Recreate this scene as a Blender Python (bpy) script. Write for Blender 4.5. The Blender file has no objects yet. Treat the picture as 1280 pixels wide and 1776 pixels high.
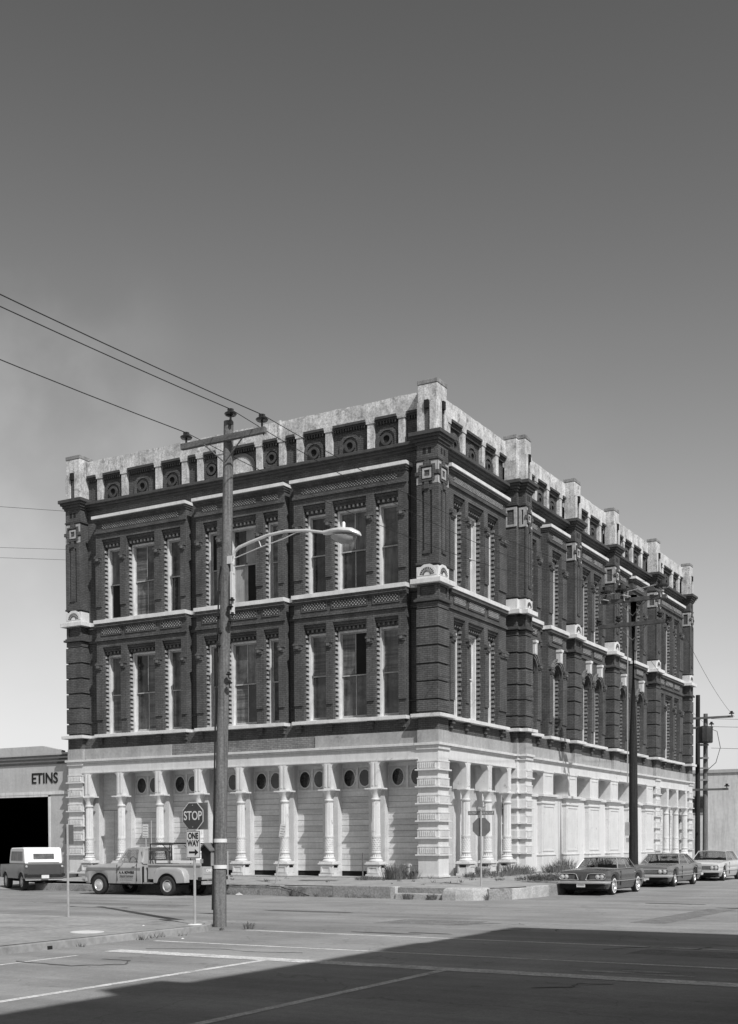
import bpy, bmesh, math, random
from mathutils import Vector, Matrix

random.seed(7)
SC = bpy.context.scene
COL = SC.collection

# ------------------------------------------------------------------ camera
CAM_F, CAM_CY = 2111.067, 1516.005
YAW, PITCH, ROLL = map(math.radians, (119.804, -1.425, -0.232))
CAM_POS = Vector((21.086, -42.230, 1.579))
_c, _s = math.cos(YAW), math.sin(YAW)
_F = Vector((_c * math.cos(PITCH), _s * math.cos(PITCH), math.sin(PITCH)))
_R0 = Vector((_s, -_c, 0)); _U0 = _R0.cross(_F)
_R = _R0 * math.cos(ROLL) + _U0 * math.sin(ROLL)
_U = -_R0 * math.sin(ROLL) + _U0 * math.cos(ROLL)
cd = bpy.data.cameras.new('camera'); cam = bpy.data.objects.new('camera', cd); COL.objects.link(cam)
cam.matrix_world = Matrix(((_R.x, _U.x, -_F.x, CAM_POS.x), (_R.y, _U.y, -_F.y, CAM_POS.y), (_R.z, _U.z, -_F.z, CAM_POS.z), (0, 0, 0, 1)))
cd.sensor_fit = 'VERTICAL'; cd.sensor_height = 36.0; cd.lens = CAM_F / 1776 * 36.0
cd.shift_y = (CAM_CY - 888) / 1776; cd.clip_end = 3000; cd.clip_start = 0.1
SC.camera = cam
SC.render.resolution_x = 738; SC.render.resolution_y = 1024

# ------------------------------------------------------------------ light
SUN_AZ, SUN_EL = math.radians(-31), math.radians(48)
sunv = Vector((math.cos(SUN_EL) * math.cos(SUN_AZ), math.cos(SUN_EL) * math.sin(SUN_AZ), math.sin(SUN_EL)))
ld = bpy.data.lights.new('sun', 'SUN'); ld.energy = 4.4; ld.angle = math.radians(0.5); ld.color = (1, 0.995, 0.99)
sun = bpy.data.objects.new('sun', ld); COL.objects.link(sun); sun.rotation_euler = sunv.to_track_quat('Z', 'Y').to_euler()
W = bpy.data.worlds.new('World'); SC.world = W; W.use_nodes = True
nt = W.node_tree; nt.nodes.clear()
def N(tree, typ, **kw):
    n = tree.nodes.new(typ)
    for k, v in kw.items(): setattr(n, k, v)
    return n
sky = N(nt, 'ShaderNodeTexSky', sky_type='NISHITA', sun_disc=False, sun_elevation=SUN_EL, sun_rotation=math.radians(121), air_density=2.0, dust_density=1.0, ozone_density=1.0)
sep = N(nt, 'ShaderNodeSeparateColor'); nt.links.new(sky.outputs[0], sep.inputs[0])
# a black-and-white film behind a yellow-orange filter: red and some green only
mx = N(nt, 'ShaderNodeMath', operation='MULTIPLY'); mx.inputs[1].default_value = 0.86; nt.links.new(sep.outputs[0], mx.inputs[0])
mg = N(nt, 'ShaderNodeMath', operation='MULTIPLY_ADD'); mg.inputs[1].default_value = 0.1; nt.links.new(sep.outputs[1], mg.inputs[0]); nt.links.new(mx.outputs[0], mg.inputs[2])
tc = N(nt, 'ShaderNodeTexCoord'); mp = N(nt, 'ShaderNodeMapping'); mp.inputs['Scale'].default_value = (1.1, 1.1, 2.2); mp.inputs['Location'].default_value = (0.9, 0.35, 0.5)
nt.links.new(tc.outputs['Generated'], mp.inputs[0])
cn = N(nt, 'ShaderNodeTexNoise'); cn.inputs['Scale'].default_value = 1.5; cn.inputs['Detail'].default_value = 5; cn.inputs['Roughness'].default_value = 0.55; nt.links.new(mp.outputs[0], cn.inputs[0])
cr = N(nt, 'ShaderNodeValToRGB'); cr.color_ramp.elements[0].position = 0.5; cr.color_ramp.elements[1].position = 0.78; nt.links.new(cn.outputs[0], cr.inputs[0])
sx = N(nt, 'ShaderNodeSeparateXYZ'); nt.links.new(tc.outputs['Generated'], sx.inputs[0])
lo = N(nt, 'ShaderNodeMapRange'); lo.inputs[1].default_value = 0.40; lo.inputs[2].default_value = 0.12; nt.links.new(sx.outputs[2], lo.inputs[0])
# a soft bank of cloud to the north-west
dv = N(nt, 'ShaderNodeVectorMath', operation='DOT_PRODUCT'); dv.inputs[1].default_value = (math.cos(math.radians(137)) * math.cos(math.radians(17)), math.sin(math.radians(137)) * math.cos(math.radians(17)), math.sin(math.radians(17)))
nt.links.new(tc.outputs['Generated'], dv.inputs[0])
bank = N(nt, 'ShaderNodeMapRange', interpolation_type='SMOOTHSTEP'); bank.inputs[1].default_value = math.cos(math.radians(11)); bank.inputs[2].default_value = math.cos(math.radians(2)); nt.links.new(dv.outputs['Value'], bank.inputs[0])
cn2 = N(nt, 'ShaderNodeTexNoise'); cn2.inputs['Scale'].default_value = 9; cn2.inputs['Detail'].default_value = 6; cn2.inputs['Roughness'].default_value = 0.5; nt.links.new(tc.outputs['Generated'], cn2.inputs[0])
cr2 = N(nt, 'ShaderNodeMapRange', interpolation_type='SMOOTHSTEP'); cr2.inputs[1].default_value = 0.38; cr2.inputs[2].default_value = 0.68; nt.links.new(cn2.outputs[0], cr2.inputs[0])
bank2 = N(nt, 'ShaderNodeMath', operation='MULTIPLY'); bank2.inputs[1].default_value = 0.65; nt.links.new(bank.outputs[0], bank2.inputs[0])
bk = N(nt, 'ShaderNodeMath', operation='MULTIPLY'); nt.links.new(bank2.outputs[0], bk.inputs[0]); nt.links.new(cr2.outputs[0], bk.inputs[1])
cm0 = N(nt, 'ShaderNodeMath', operation='MULTIPLY'); nt.links.new(cr.outputs[0], cm0.inputs[0]); nt.links.new(lo.outputs[0], cm0.inputs[1])
cm = N(nt, 'ShaderNodeMath', operation='ADD'); nt.links.new(cm0.outputs[0], cm.inputs[0]); nt.links.new(bk.outputs[0], cm.inputs[1])
cadd = N(nt, 'ShaderNodeMath', operation='MULTIPLY_ADD'); cadd.inputs[1].default_value = 0.9
nt.links.new(cm.outputs[0], cadd.inputs[0]); nt.links.new(mg.outputs[0], cadd.inputs[2])
# film response of the sky: a steeper tone curve than the eye's
pw = N(nt, 'ShaderNodeMath', operation='POWER'); pw.inputs[1].default_value = 2.25; nt.links.new(cadd.outputs[0], pw.inputs[0])
num = N(nt, 'ShaderNodeMath', operation='MULTIPLY'); num.inputs[1].default_value = 0.05 ** 1.5 * 2.95 / 0.05; nt.links.new(pw.outputs[0], num.inputs[0])
den = N(nt, 'ShaderNodeMath', operation='MULTIPLY_ADD'); den.inputs[1].default_value = 0.05 ** 1.5 * 2.6; den.inputs[2].default_value = 1.0; nt.links.new(pw.outputs[0], den.inputs[0])
film = N(nt, 'ShaderNodeMath', operation='DIVIDE'); nt.links.new(num.outputs[0], film.inputs[0]); nt.links.new(den.outputs[0], film.inputs[1])
bg = N(nt, 'ShaderNodeBackground'); bg.inputs[1].default_value = 0.05; nt.links.new(film.outputs[0], bg.inputs[0])
wo = N(nt, 'ShaderNodeOutputWorld'); nt.links.new(bg.outputs[0], wo.inputs[0])
SC.view_settings.view_transform = 'Standard'; SC.view_settings.look = 'None'
SC.view_settings.exposure = 0.0; SC.view_settings.gamma = 1.0; SC.view_settings.use_curve_mapping = False

# ------------------------------------------------------------------ materials
def mat(name, base, var=0.15, scale=3.0, rough=0.85, bump=0.0, fine=0.0, metal=0.0, streak=0.0, spec=0.3, stain=None, stretch=None, contrast=(0.35, 0.65)):
    """grey procedural material: a broad noise and a fine noise vary the base colour"""
    m = bpy.data.materials.new(name); m.use_nodes = True; t = m.node_tree
    b = t.nodes['Principled BSDF']; b.inputs['Roughness'].default_value = rough; b.inputs['Metallic'].default_value = metal
    b.inputs['Specular IOR Level'].default_value = spec
    g = N(t, 'ShaderNodeTexCoord'); mpn = N(t, 'ShaderNodeMapping'); t.links.new(g.outputs['Object'], mpn.inputs[0])
    if stretch: mpn.inputs['Scale'].default_value = stretch
    n1 = N(t, 'ShaderNodeTexNoise'); n1.inputs['Scale'].default_value = scale; n1.inputs['Detail'].default_value = 8; n1.inputs['Roughness'].default_value = 0.62
    t.links.new(mpn.outputs[0], n1.inputs[0])
    r = N(t, 'ShaderNodeMapRange'); r.inputs[1].default_value = contrast[0]; r.inputs[2].default_value = contrast[1]
    r.inputs[3].default_value = base * (1 - var); r.inputs[4].default_value = base * (1 + var); t.links.new(n1.outputs[0], r.inputs[0])
    cur = r.outputs[0]
    def mul(sock, amt_lo, amt_hi, lo_, hi_):
        nonlocal cur
        q = N(t, 'ShaderNodeMapRange'); q.inputs[1].default_value = lo_; q.inputs[2].default_value = hi_; q.inputs[3].default_value = amt_lo; q.inputs[4].default_value = amt_hi
        t.links.new(sock, q.inputs[0]); k = N(t, 'ShaderNodeMath', operation='MULTIPLY'); t.links.new(cur, k.inputs[0]); t.links.new(q.outputs[0], k.inputs[1]); cur = k.outputs[0]
    if fine:
        n2 = N(t, 'ShaderNodeTexNoise'); n2.inputs['Scale'].default_value = scale * 11; n2.inputs['Detail'].default_value = 4; t.links.new(g.outputs['Object'], n2.inputs[0])
        mul(n2.outputs[0], 1 - fine, 1 + fine, 0.35, 0.65)
    if streak:
        ms = N(t, 'ShaderNodeMapping'); ms.inputs['Scale'].default_value = (2.6, 2.6, 0.22); t.links.new(g.outputs['Object'], ms.inputs[0])
        n3 = N(t, 'ShaderNodeTexNoise'); n3.inputs['Scale'].default_value = 2.2; n3.inputs['Detail'].default_value = 9; n3.inputs['Roughness'].default_value = 0.7; t.links.new(ms.outputs[0], n3.inputs[0])
        mul(n3.outputs[0], 1 - streak, 1.05, 0.38, 0.56)
    if stain:   # (albedo factor, scale, threshold)
        n4 = N(t, 'ShaderNodeTexNoise'); n4.inputs['Scale'].default_value = stain[1]; n4.inputs['Detail'].default_value = 10; n4.inputs['Roughness'].default_value = 0.72; t.links.new(g.outputs['Object'], n4.inputs[0])
        mul(n4.outputs[0], 1.0, stain[0], stain[2], stain[2] + 0.08)
    t.links.new(cur, b.inputs['Base Color'])
    if bump:
        bn = N(t, 'ShaderNodeBump'); bn.inputs['Strength'].default_value = bump; bn.inputs['Distance'].default_value = 0.02
        n5 = N(t, 'ShaderNodeTexNoise'); n5.inputs['Scale'].default_value = scale * 8; n5.inputs['Detail'].default_value = 6; t.links.new(g.outputs['Object'], n5.inputs[0])
        t.links.new(n5.outputs[0], bn.inputs['Height']); t.links.new(bn.outputs[0], b.inputs['Normal'])
    return m

def brickmat(name, c1, c2, mortar, blotch=0.25, paint=None):
    m = bpy.data.materials.new(name); m.use_nodes = True; t = m.node_tree; b = t.nodes['Principled BSDF']
    b.inputs['Roughness'].default_value = 0.88; b.inputs['Specular IOR Level'].default_value = 0.2
    g = N(t, 'ShaderNodeNewGeometry'); sp = N(t, 'ShaderNodeSeparateXYZ'); t.links.new(g.outputs['Position'], sp.inputs[0])
    sn = N(t, 'ShaderNodeSeparateXYZ'); t.links.new(g.outputs['True Normal'], sn.inputs[0])
    ax = N(t, 'ShaderNodeMath', operation='ABSOLUTE'); t.links.new(sn.outputs[0], ax.inputs[0])
    gt = N(t, 'ShaderNodeMath', operation='GREATER_THAN'); gt.inputs[1].default_value = 0.5; t.links.new(ax.outputs[0], gt.inputs[0])
    mxx = N(t, 'ShaderNodeMix'); mxx.data_type = 'FLOAT'; t.links.new(gt.outputs[0], mxx.inputs[0]); t.links.new(sp.outputs[0], mxx.inputs[2]); t.links.new(sp.outputs[1], mxx.inputs[3])
    cb = N(t, 'ShaderNodeCombineXYZ'); t.links.new(mxx.outputs[0], cb.inputs[0]); t.links.new(sp.outputs[2], cb.inputs[1])
    br = N(t, 'ShaderNodeTexBrick'); br.inputs['Scale'].default_value = 1.0; br.inputs['Brick Width'].default_value = 0.22; br.inputs['Row Height'].default_value = 0.078
    br.inputs['Mortar Size'].default_value = 0.010; br.inputs['Mortar Smooth'].default_value = 0.3; br.inputs['Bias'].default_value = -0.1
    for k, v in (('Color1', c1), ('Color2', c2), ('Mortar', mortar)): br.inputs[k].default_value = (v, v, v, 1)
    t.links.new(cb.outputs[0], br.inputs[0])
    n = N(t, 'ShaderNodeTexNoise'); n.inputs['Scale'].default_value = 0.8; n.inputs['Detail'].default_value = 9; n.inputs['Roughness'].default_value = 0.65; t.links.new(g.outputs['Position'], n.inputs[0])
    r = N(t, 'ShaderNodeMapRange'); r.inputs[1].default_value = 0.32; r.inputs[2].default_value = 0.68; r.inputs[3].default_value = 1 - blotch; r.inputs[4].default_value = 1 + blotch; t.links.new(n.outputs[0], r.inputs[0])
    n2 = N(t, 'ShaderNodeTexNoise'); n2.inputs['Scale'].default_value = 14; n2.inputs['Detail'].default_value = 4; t.links.new(g.outputs['Position'], n2.inputs[0])
    r2 = N(t, 'ShaderNodeMapRange'); r2.inputs[1].default_value = 0.35; r2.inputs[2].default_value = 0.65; r2.inputs[3].default_value = 0.9; r2.inputs[4].default_value = 1.1; t.links.new(n2.outputs[0], r2.inputs[0])
    k0 = N(t, 'ShaderNodeMath', operation='MULTIPLY'); t.links.new(r.outputs[0], k0.inputs[0]); t.links.new(r2.outputs[0], k0.inputs[1])
    ms = N(t, 'ShaderNodeMapping'); ms.inputs['Scale'].default_value = (1.7, 1.7, 0.22); t.links.new(g.outputs['Position'], ms.inputs[0])
    n3 = N(t, 'ShaderNodeTexNoise'); n3.inputs['Scale'].default_value = 1.6; n3.inputs['Detail'].default_value = 8; n3.inputs['Roughness'].default_value = 0.7; t.links.new(ms.outputs[0], n3.inputs[0])
    r3 = N(t, 'ShaderNodeMapRange'); r3.inputs[1].default_value = 0.4; r3.inputs[2].default_value = 0.6; r3.inputs[3].default_value = 0.84; r3.inputs[4].default_value = 1.08; t.links.new(n3.outputs[0], r3.inputs[0])
    k1 = N(t, 'ShaderNodeMath', operation='MULTIPLY'); t.links.new(k0.outputs[0], k1.inputs[0]); t.links.new(r3.outputs[0], k1.inputs[1])
    vm = N(t, 'ShaderNodeVectorMath', operation='SCALE'); t.links.new(br.outputs[0], vm.inputs[0]); t.links.new(k1.outputs[0], vm.inputs['Scale'])
    t.links.new(vm.outputs[0], b.inputs['Base Color'])
    bn = N(t, 'ShaderNodeBump'); bn.inputs['Strength'].default_value = 0.5; bn.inputs['Distance'].default_value = 0.012; bn.invert = True
    t.links.new(br.outputs['Fac'], bn.inputs['Height']); t.links.new(bn.outputs[0], b.inputs['Normal'])
    return m

M = {}
M['brick'] = brickmat('painted_brick', 0.090, 0.116, 0.050, 0.24)
M['brick2'] = brickmat('repaired_brick', 0.17, 0.24, 0.12, 0.25)
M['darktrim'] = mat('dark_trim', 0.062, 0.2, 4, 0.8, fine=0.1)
M['iron'] = mat('painted_iron_white', 0.60, 0.07, 1.1, 0.5, fine=0.035, streak=0.05, spec=0.4, stain=(0.55, 3.6, 0.60))
M['ironshade'] = mat('painted_iron_grey', 0.56, 0.08, 1.5, 0.6, fine=0.05, streak=0.06, stain=(0.7, 2.0, 0.62))
M['plaster'] = mat('grey_plaster_band', 0.33, 0.13, 1.0, 0.9, fine=0.08, bump=0.2, streak=0.08, stain=(0.6, 1.3, 0.6))
M['stucco'] = mat('weathered_stucco', 0.50, 0.26, 1.5, 0.9, fine=0.22, bump=0.3, streak=0.22, stain=(0.6, 2.6, 0.54))
M['cap'] = mat('lichen_stained_stucco', 0.22, 0.3, 3.0, 0.95, fine=0.25, bump=0.3, streak=0.1)
M['stone'] = mat('white_painted_stone', 0.60, 0.1, 2.0, 0.7, fine=0.06, streak=0.04, stain=(0.6, 2.4, 0.63))
M['quoin'] = mat('pale_reveal_brick', 0.34, 0.25, 6, 0.85, fine=0.1)
M['frame'] = mat('white_window_frame', 0.66, 0.1, 3, 0.6, fine=0.06, streak=0.2)
M['sash'] = mat('weathered_sash', 0.38, 0.2, 3, 0.7, fine=0.08)
M['board'] = mat('painted_boards', 0.60, 0.10, 0.9, 0.75, fine=0.05, streak=0.03, stretch=(1, 1, 5))
M['board2'] = mat('painted_boards_worn', 0.52, 0.12, 1.3, 0.75, fine=0.07, stretch=(0.7, 0.7, 5))
M['panel'] = mat('painted_sheet_panel', 0.60, 0.04, 0.6, 0.7, fine=0.02, streak=0.03, stain=(0.86, 1.2, 0.6))
M['hole'] = mat('opening_shade', 0.016, 0.2, 2, 0.9)  # near-black stands in for the shade inside openings, gaps and recesses
def glass(name, base, rough, var=0.5, sc=0.9, st=(1, 1, 2.0)):
    m = mat(name, base, var, sc, rough, fine=0.15, streak=0.45, spec=0.6, stretch=st, contrast=(0.4, 0.6)); return m
M['glass'] = [glass('dusty_window_glass', 0.07, 0.16), glass('dusty_window_glass_pale', 0.13, 0.3), glass('dark_window_glass', 0.03, 0.06), glass('blinded_window_glass', 0.11, 0.3, 0.5, 1.2, (0.4, 0.4, 7))]
M['boardup'] = mat('plywood_pane', 0.13, 0.25, 1.5, 0.8, streak=0.4)
M['palepane'] = mat('pale_board_pane', 0.30, 0.15, 1.5, 0.8, streak=0.2)
M['wood'] = mat('creosoted_pole', 0.15, 0.35, 2.0, 0.9, fine=0.2, stretch=(9, 9, 0.35), bump=0.35, spec=0.15)
M['wooddark'] = mat('tarred_pole', 0.03, 0.35, 2.0, 0.9, fine=0.2, stretch=(9, 9, 0.35), spec=0.15)
M['woodarm'] = mat('weathered_crossarm', 0.13, 0.3, 2.0, 0.9, fine=0.2, stretch=(0.6, 6, 6), bump=0.2, spec=0.15)
M['galv'] = mat('galvanised_steel', 0.5, 0.12, 5, 0.45, metal=0.5, fine=0.05)
M['alu'] = mat('cast_aluminium', 0.72, 0.06, 3, 0.4, metal=0.35, fine=0.03)
M['lens'] = mat('lamp_lens', 0.35, 0.12, 9, 0.2, fine=0.1, spec=0.7)
M['blackmetal'] = mat('black_metal', 0.02, 0.2, 6, 0.5)
M['porcelain'] = mat('dark_porcelain', 0.02, 0.2, 6, 0.15, spec=0.7)
M['white'] = mat('white_paint', 0.72, 0.05, 4, 0.6, fine=0.03)
M['signwhite'] = mat('sign_white', 0.66, 0.05, 5, 0.5, fine=0.03)
M['signred'] = mat('sign_dark_face', 0.055, 0.15, 6, 0.4, fine=0.06)
M['signback'] = mat('sign_back_metal', 0.17, 0.12, 6, 0.5, metal=0.2)
M['signblack'] = mat('sign_black', 0.012, 0.1, 6, 0.5)
M['concrete'] = mat('sidewalk_concrete', 0.29, 0.14, 0.7, 0.92, fine=0.12, bump=0.2, stain=(0.72, 0.6, 0.58))
M['kerb'] = mat('kerb_concrete', 0.25, 0.22, 1.4, 0.95, fine=0.2, bump=0.4, stain=(0.55, 1.4, 0.56))
M['kerblit'] = mat('kerb_sunlit_pale', 0.40, 0.2, 1.8, 0.95, fine=0.15, bump=0.4, stain=(0.6, 2.0, 0.6))  # paler kerb copy, with sunlit brightness put into its colour
M['paintline'] = mat('worn_road_paint', 0.55, 0.22, 2.2, 0.8, fine=0.25, stain=(0.62, 3.0, 0.57))
M['crack'] = mat('tar_crack', 0.10, 0.3, 4, 0.8)
M['weed'] = mat('weed_leaf', 0.15, 0.35, 5, 0.7, fine=0.2)
M['drygrass'] = mat('dry_grass', 0.3, 0.35, 5, 0.8, fine=0.2)
M['tyre'] = mat('tyre_rubber', 0.03, 0.2, 8, 0.85)
M['chrome'] = mat('chrome', 0.85, 0.05, 5, 0.28, metal=0.8)
M['under'] = mat('underbody', 0.012, 0.2, 5, 0.8)
M['truck'] = mat('pickup_paint', 0.36, 0.06, 1.5, 0.35, fine=0.02, streak=0.02, spec=0.5)
M['truckdark'] = mat('pickup_dark_band', 0.2, 0.08, 2, 0.4, spec=0.5)
M['cardark'] = mat('charcoal_car_paint', 0.075, 0.06, 1.5, 0.2, spec=0.6)
M['carmid'] = mat('grey_car_paint', 0.155, 0.05, 1.5, 0.22, spec=0.6)
M['carlight'] = mat('pale_car_paint', 0.5, 0.05, 1.5, 0.25, spec=0.6)
M['vanwhite'] = mat('white_hardtop', 0.8, 0.03, 2, 0.4, spec=0.5)
M['seat'] = mat('dark_seat', 0.05, 0.2, 5, 0.8)
M['wire'] = mat('wire', 0.02, 0.1, 5, 0.6)
M['garage'] = mat('garage_stucco', 0.42, 0.07, 0.8, 0.9, fine=0.05, streak=0.04)
M['garagewhite'] = mat('pale_far_wall', 0.6, 0.08, 0.4, 0.9, fine=0.05, streak=0.15)
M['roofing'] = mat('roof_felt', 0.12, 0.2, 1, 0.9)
M['transformer'] = mat('transformer_tank', 0.03, 0.2, 4, 0.4)
M['lampglass'] = mat('headlight_glass', 0.55, 0.1, 30, 0.12, spec=0.8)
def carglass():
    m = bpy.data.materials.new('car_glass'); m.use_nodes = True; t = m.node_tree; t.nodes.clear()
    o = N(t, 'ShaderNodeOutputMaterial'); mi = N(t, 'ShaderNodeMixShader'); a = N(t, 'ShaderNodeBsdfTransparent'); a.inputs[0].default_value = (0.84, 0.84, 0.84, 1)
    g = N(t, 'ShaderNodeBsdfGlossy'); g.inputs[1].default_value = 0.03; g.inputs[0].default_value = (0.9, 0.9, 0.9, 1)
    lw = N(t, 'ShaderNodeLayerWeight'); lw.inputs[0].default_value = 0.5; f0 = N(t, 'ShaderNodeMath', operation='POWER'); f0.inputs[1].default_value = 3.0; t.links.new(lw.outputs['Facing'], f0.inputs[0]); f = N(t, 'ShaderNodeMath', operation='MULTIPLY_ADD'); f.inputs[1].default_value = 0.6; f.inputs[2].default_value = 0.05; t.links.new(f0.outputs[0], f.inputs[0])
    t.links.new(f.outputs[0], mi.inputs[0]); t.links.new(a.outputs[0], mi.inputs[1]); t.links.new(g.outputs[0], mi.inputs[2]); t.links.new(mi.outputs[0], o.inputs[0]); return m
M['carglass'] = carglass()

# road: grey asphalt with wheel-polished bands, patches and fine grain
def roadmat():
    m = bpy.data.materials.new('road_asphalt'); m.use_nodes = True; t = m.node_tree; b = t.nodes['Principled BSDF']; b.inputs['Roughness'].default_value = 0.85; b.inputs['Specular IOR Level'].default_value = 0.3
    g = N(t, 'ShaderNodeNewGeometry'); 
    def noise(sc, det, rg, scale3=None):
        mm = N(t, 'ShaderNodeMapping'); t.links.new(g.outputs['Position'], mm.inputs[0])
        if scale3: mm.inputs['Scale'].default_value = scale3
        n = N(t, 'ShaderNodeTexNoise'); n.inputs['Scale'].default_value = sc; n.inputs['Detail'].default_value = det; n.inputs['Roughness'].default_value = rg; t.links.new(mm.outputs[0], n.inputs[0]); return n.outputs[0]
    def rng(s, a, b_, c, d):
        q = N(t, 'ShaderNodeMapRange'); 
        for i, v in enumerate((a, b_, c, d)): q.inputs[i + 1].default_value = v
        t.links.new(s, q.inputs[0]); return q.outputs[0]
    def mulf(a, b_):
        k = N(t, 'ShaderNodeMath', operation='MULTIPLY'); t.links.new(a, k.inputs[0]); t.links.new(b_, k.inputs[1]); return k.outputs[0]
    cur = rng(noise(0.35, 8, 0.6), 0.3, 0.7, 0.205, 0.30)
    cur = mulf(cur, rng(noise(1.0, 6, 0.6, (0.07, 0.9, 1)), 0.35, 0.65, 0.80, 1.12))      # bands along the cross street
    cur = mulf(cur, rng(noise(1.0, 6, 0.6, (0.5, 0.06, 1)), 0.35, 0.65, 0.93, 1.05))
    cur = mulf(cur, rng(noise(0.8, 12, 0.75), 0.60, 0.66, 1.0, 0.86))
    cur = mulf(cur, rng(noise(45, 3, 0.6), 0.3, 0.7, 0.84, 1.16))
    cur = mulf(cur, rng(noise(9, 8, 0.8), 0.3, 0.7, 0.84, 1.14))
    cur = mulf(cur, rng(noise(1.9, 4, 0.5), 0.66, 0.72, 1.0, 0.78))      # oil spots
    v = N(t, 'ShaderNodeTexVoronoi'); v.feature = 'DISTANCE_TO_EDGE'; v.inputs['Scale'].default_value = 0.22
    nz = N(t, 'ShaderNodeTexNoise'); nz.inputs['Scale'].default_value = 0.9; nz.inputs['Detail'].default_value = 6; t.links.new(g.outputs['Position'], nz.inputs[0])
    vm = N(t, 'ShaderNodeVectorMath', operation='MULTIPLY_ADD'); vm.inputs[1].default_value = (2.2, 2.2, 0); t.links.new(nz.outputs[1], vm.inputs[0]); t.links.new(g.outputs['Position'], vm.inputs[2]); t.links.new(vm.outputs[0], v.inputs[0])
    cur = mulf(cur, rng(v.outputs['Distance'], 0.0, 0.006, 0.72, 1.0))
    t.links.new(cur, b.inputs['Base Color'])
    bn = N(t, 'ShaderNodeBump'); bn.inputs['Strength'].default_value = 0.25; bn.inputs['Distance'].default_value = 0.01; t.links.new(noise(60, 3, 0.6), bn.inputs['Height']); t.links.new(bn.outputs[0], b.inputs['Normal'])
    return m
M['road'] = roadmat()

# ------------------------------------------------------------------ mesh tools
def TL(u, d, z): return (-u, -d, z)      # left facade: u runs west from the corner, d outwards (south)
def TR(u, d, z): return (d, u, z)        # right facade: u runs north from the corner, d outwards (east)
def TI(x, y, z): return (x, y, z)

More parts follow.
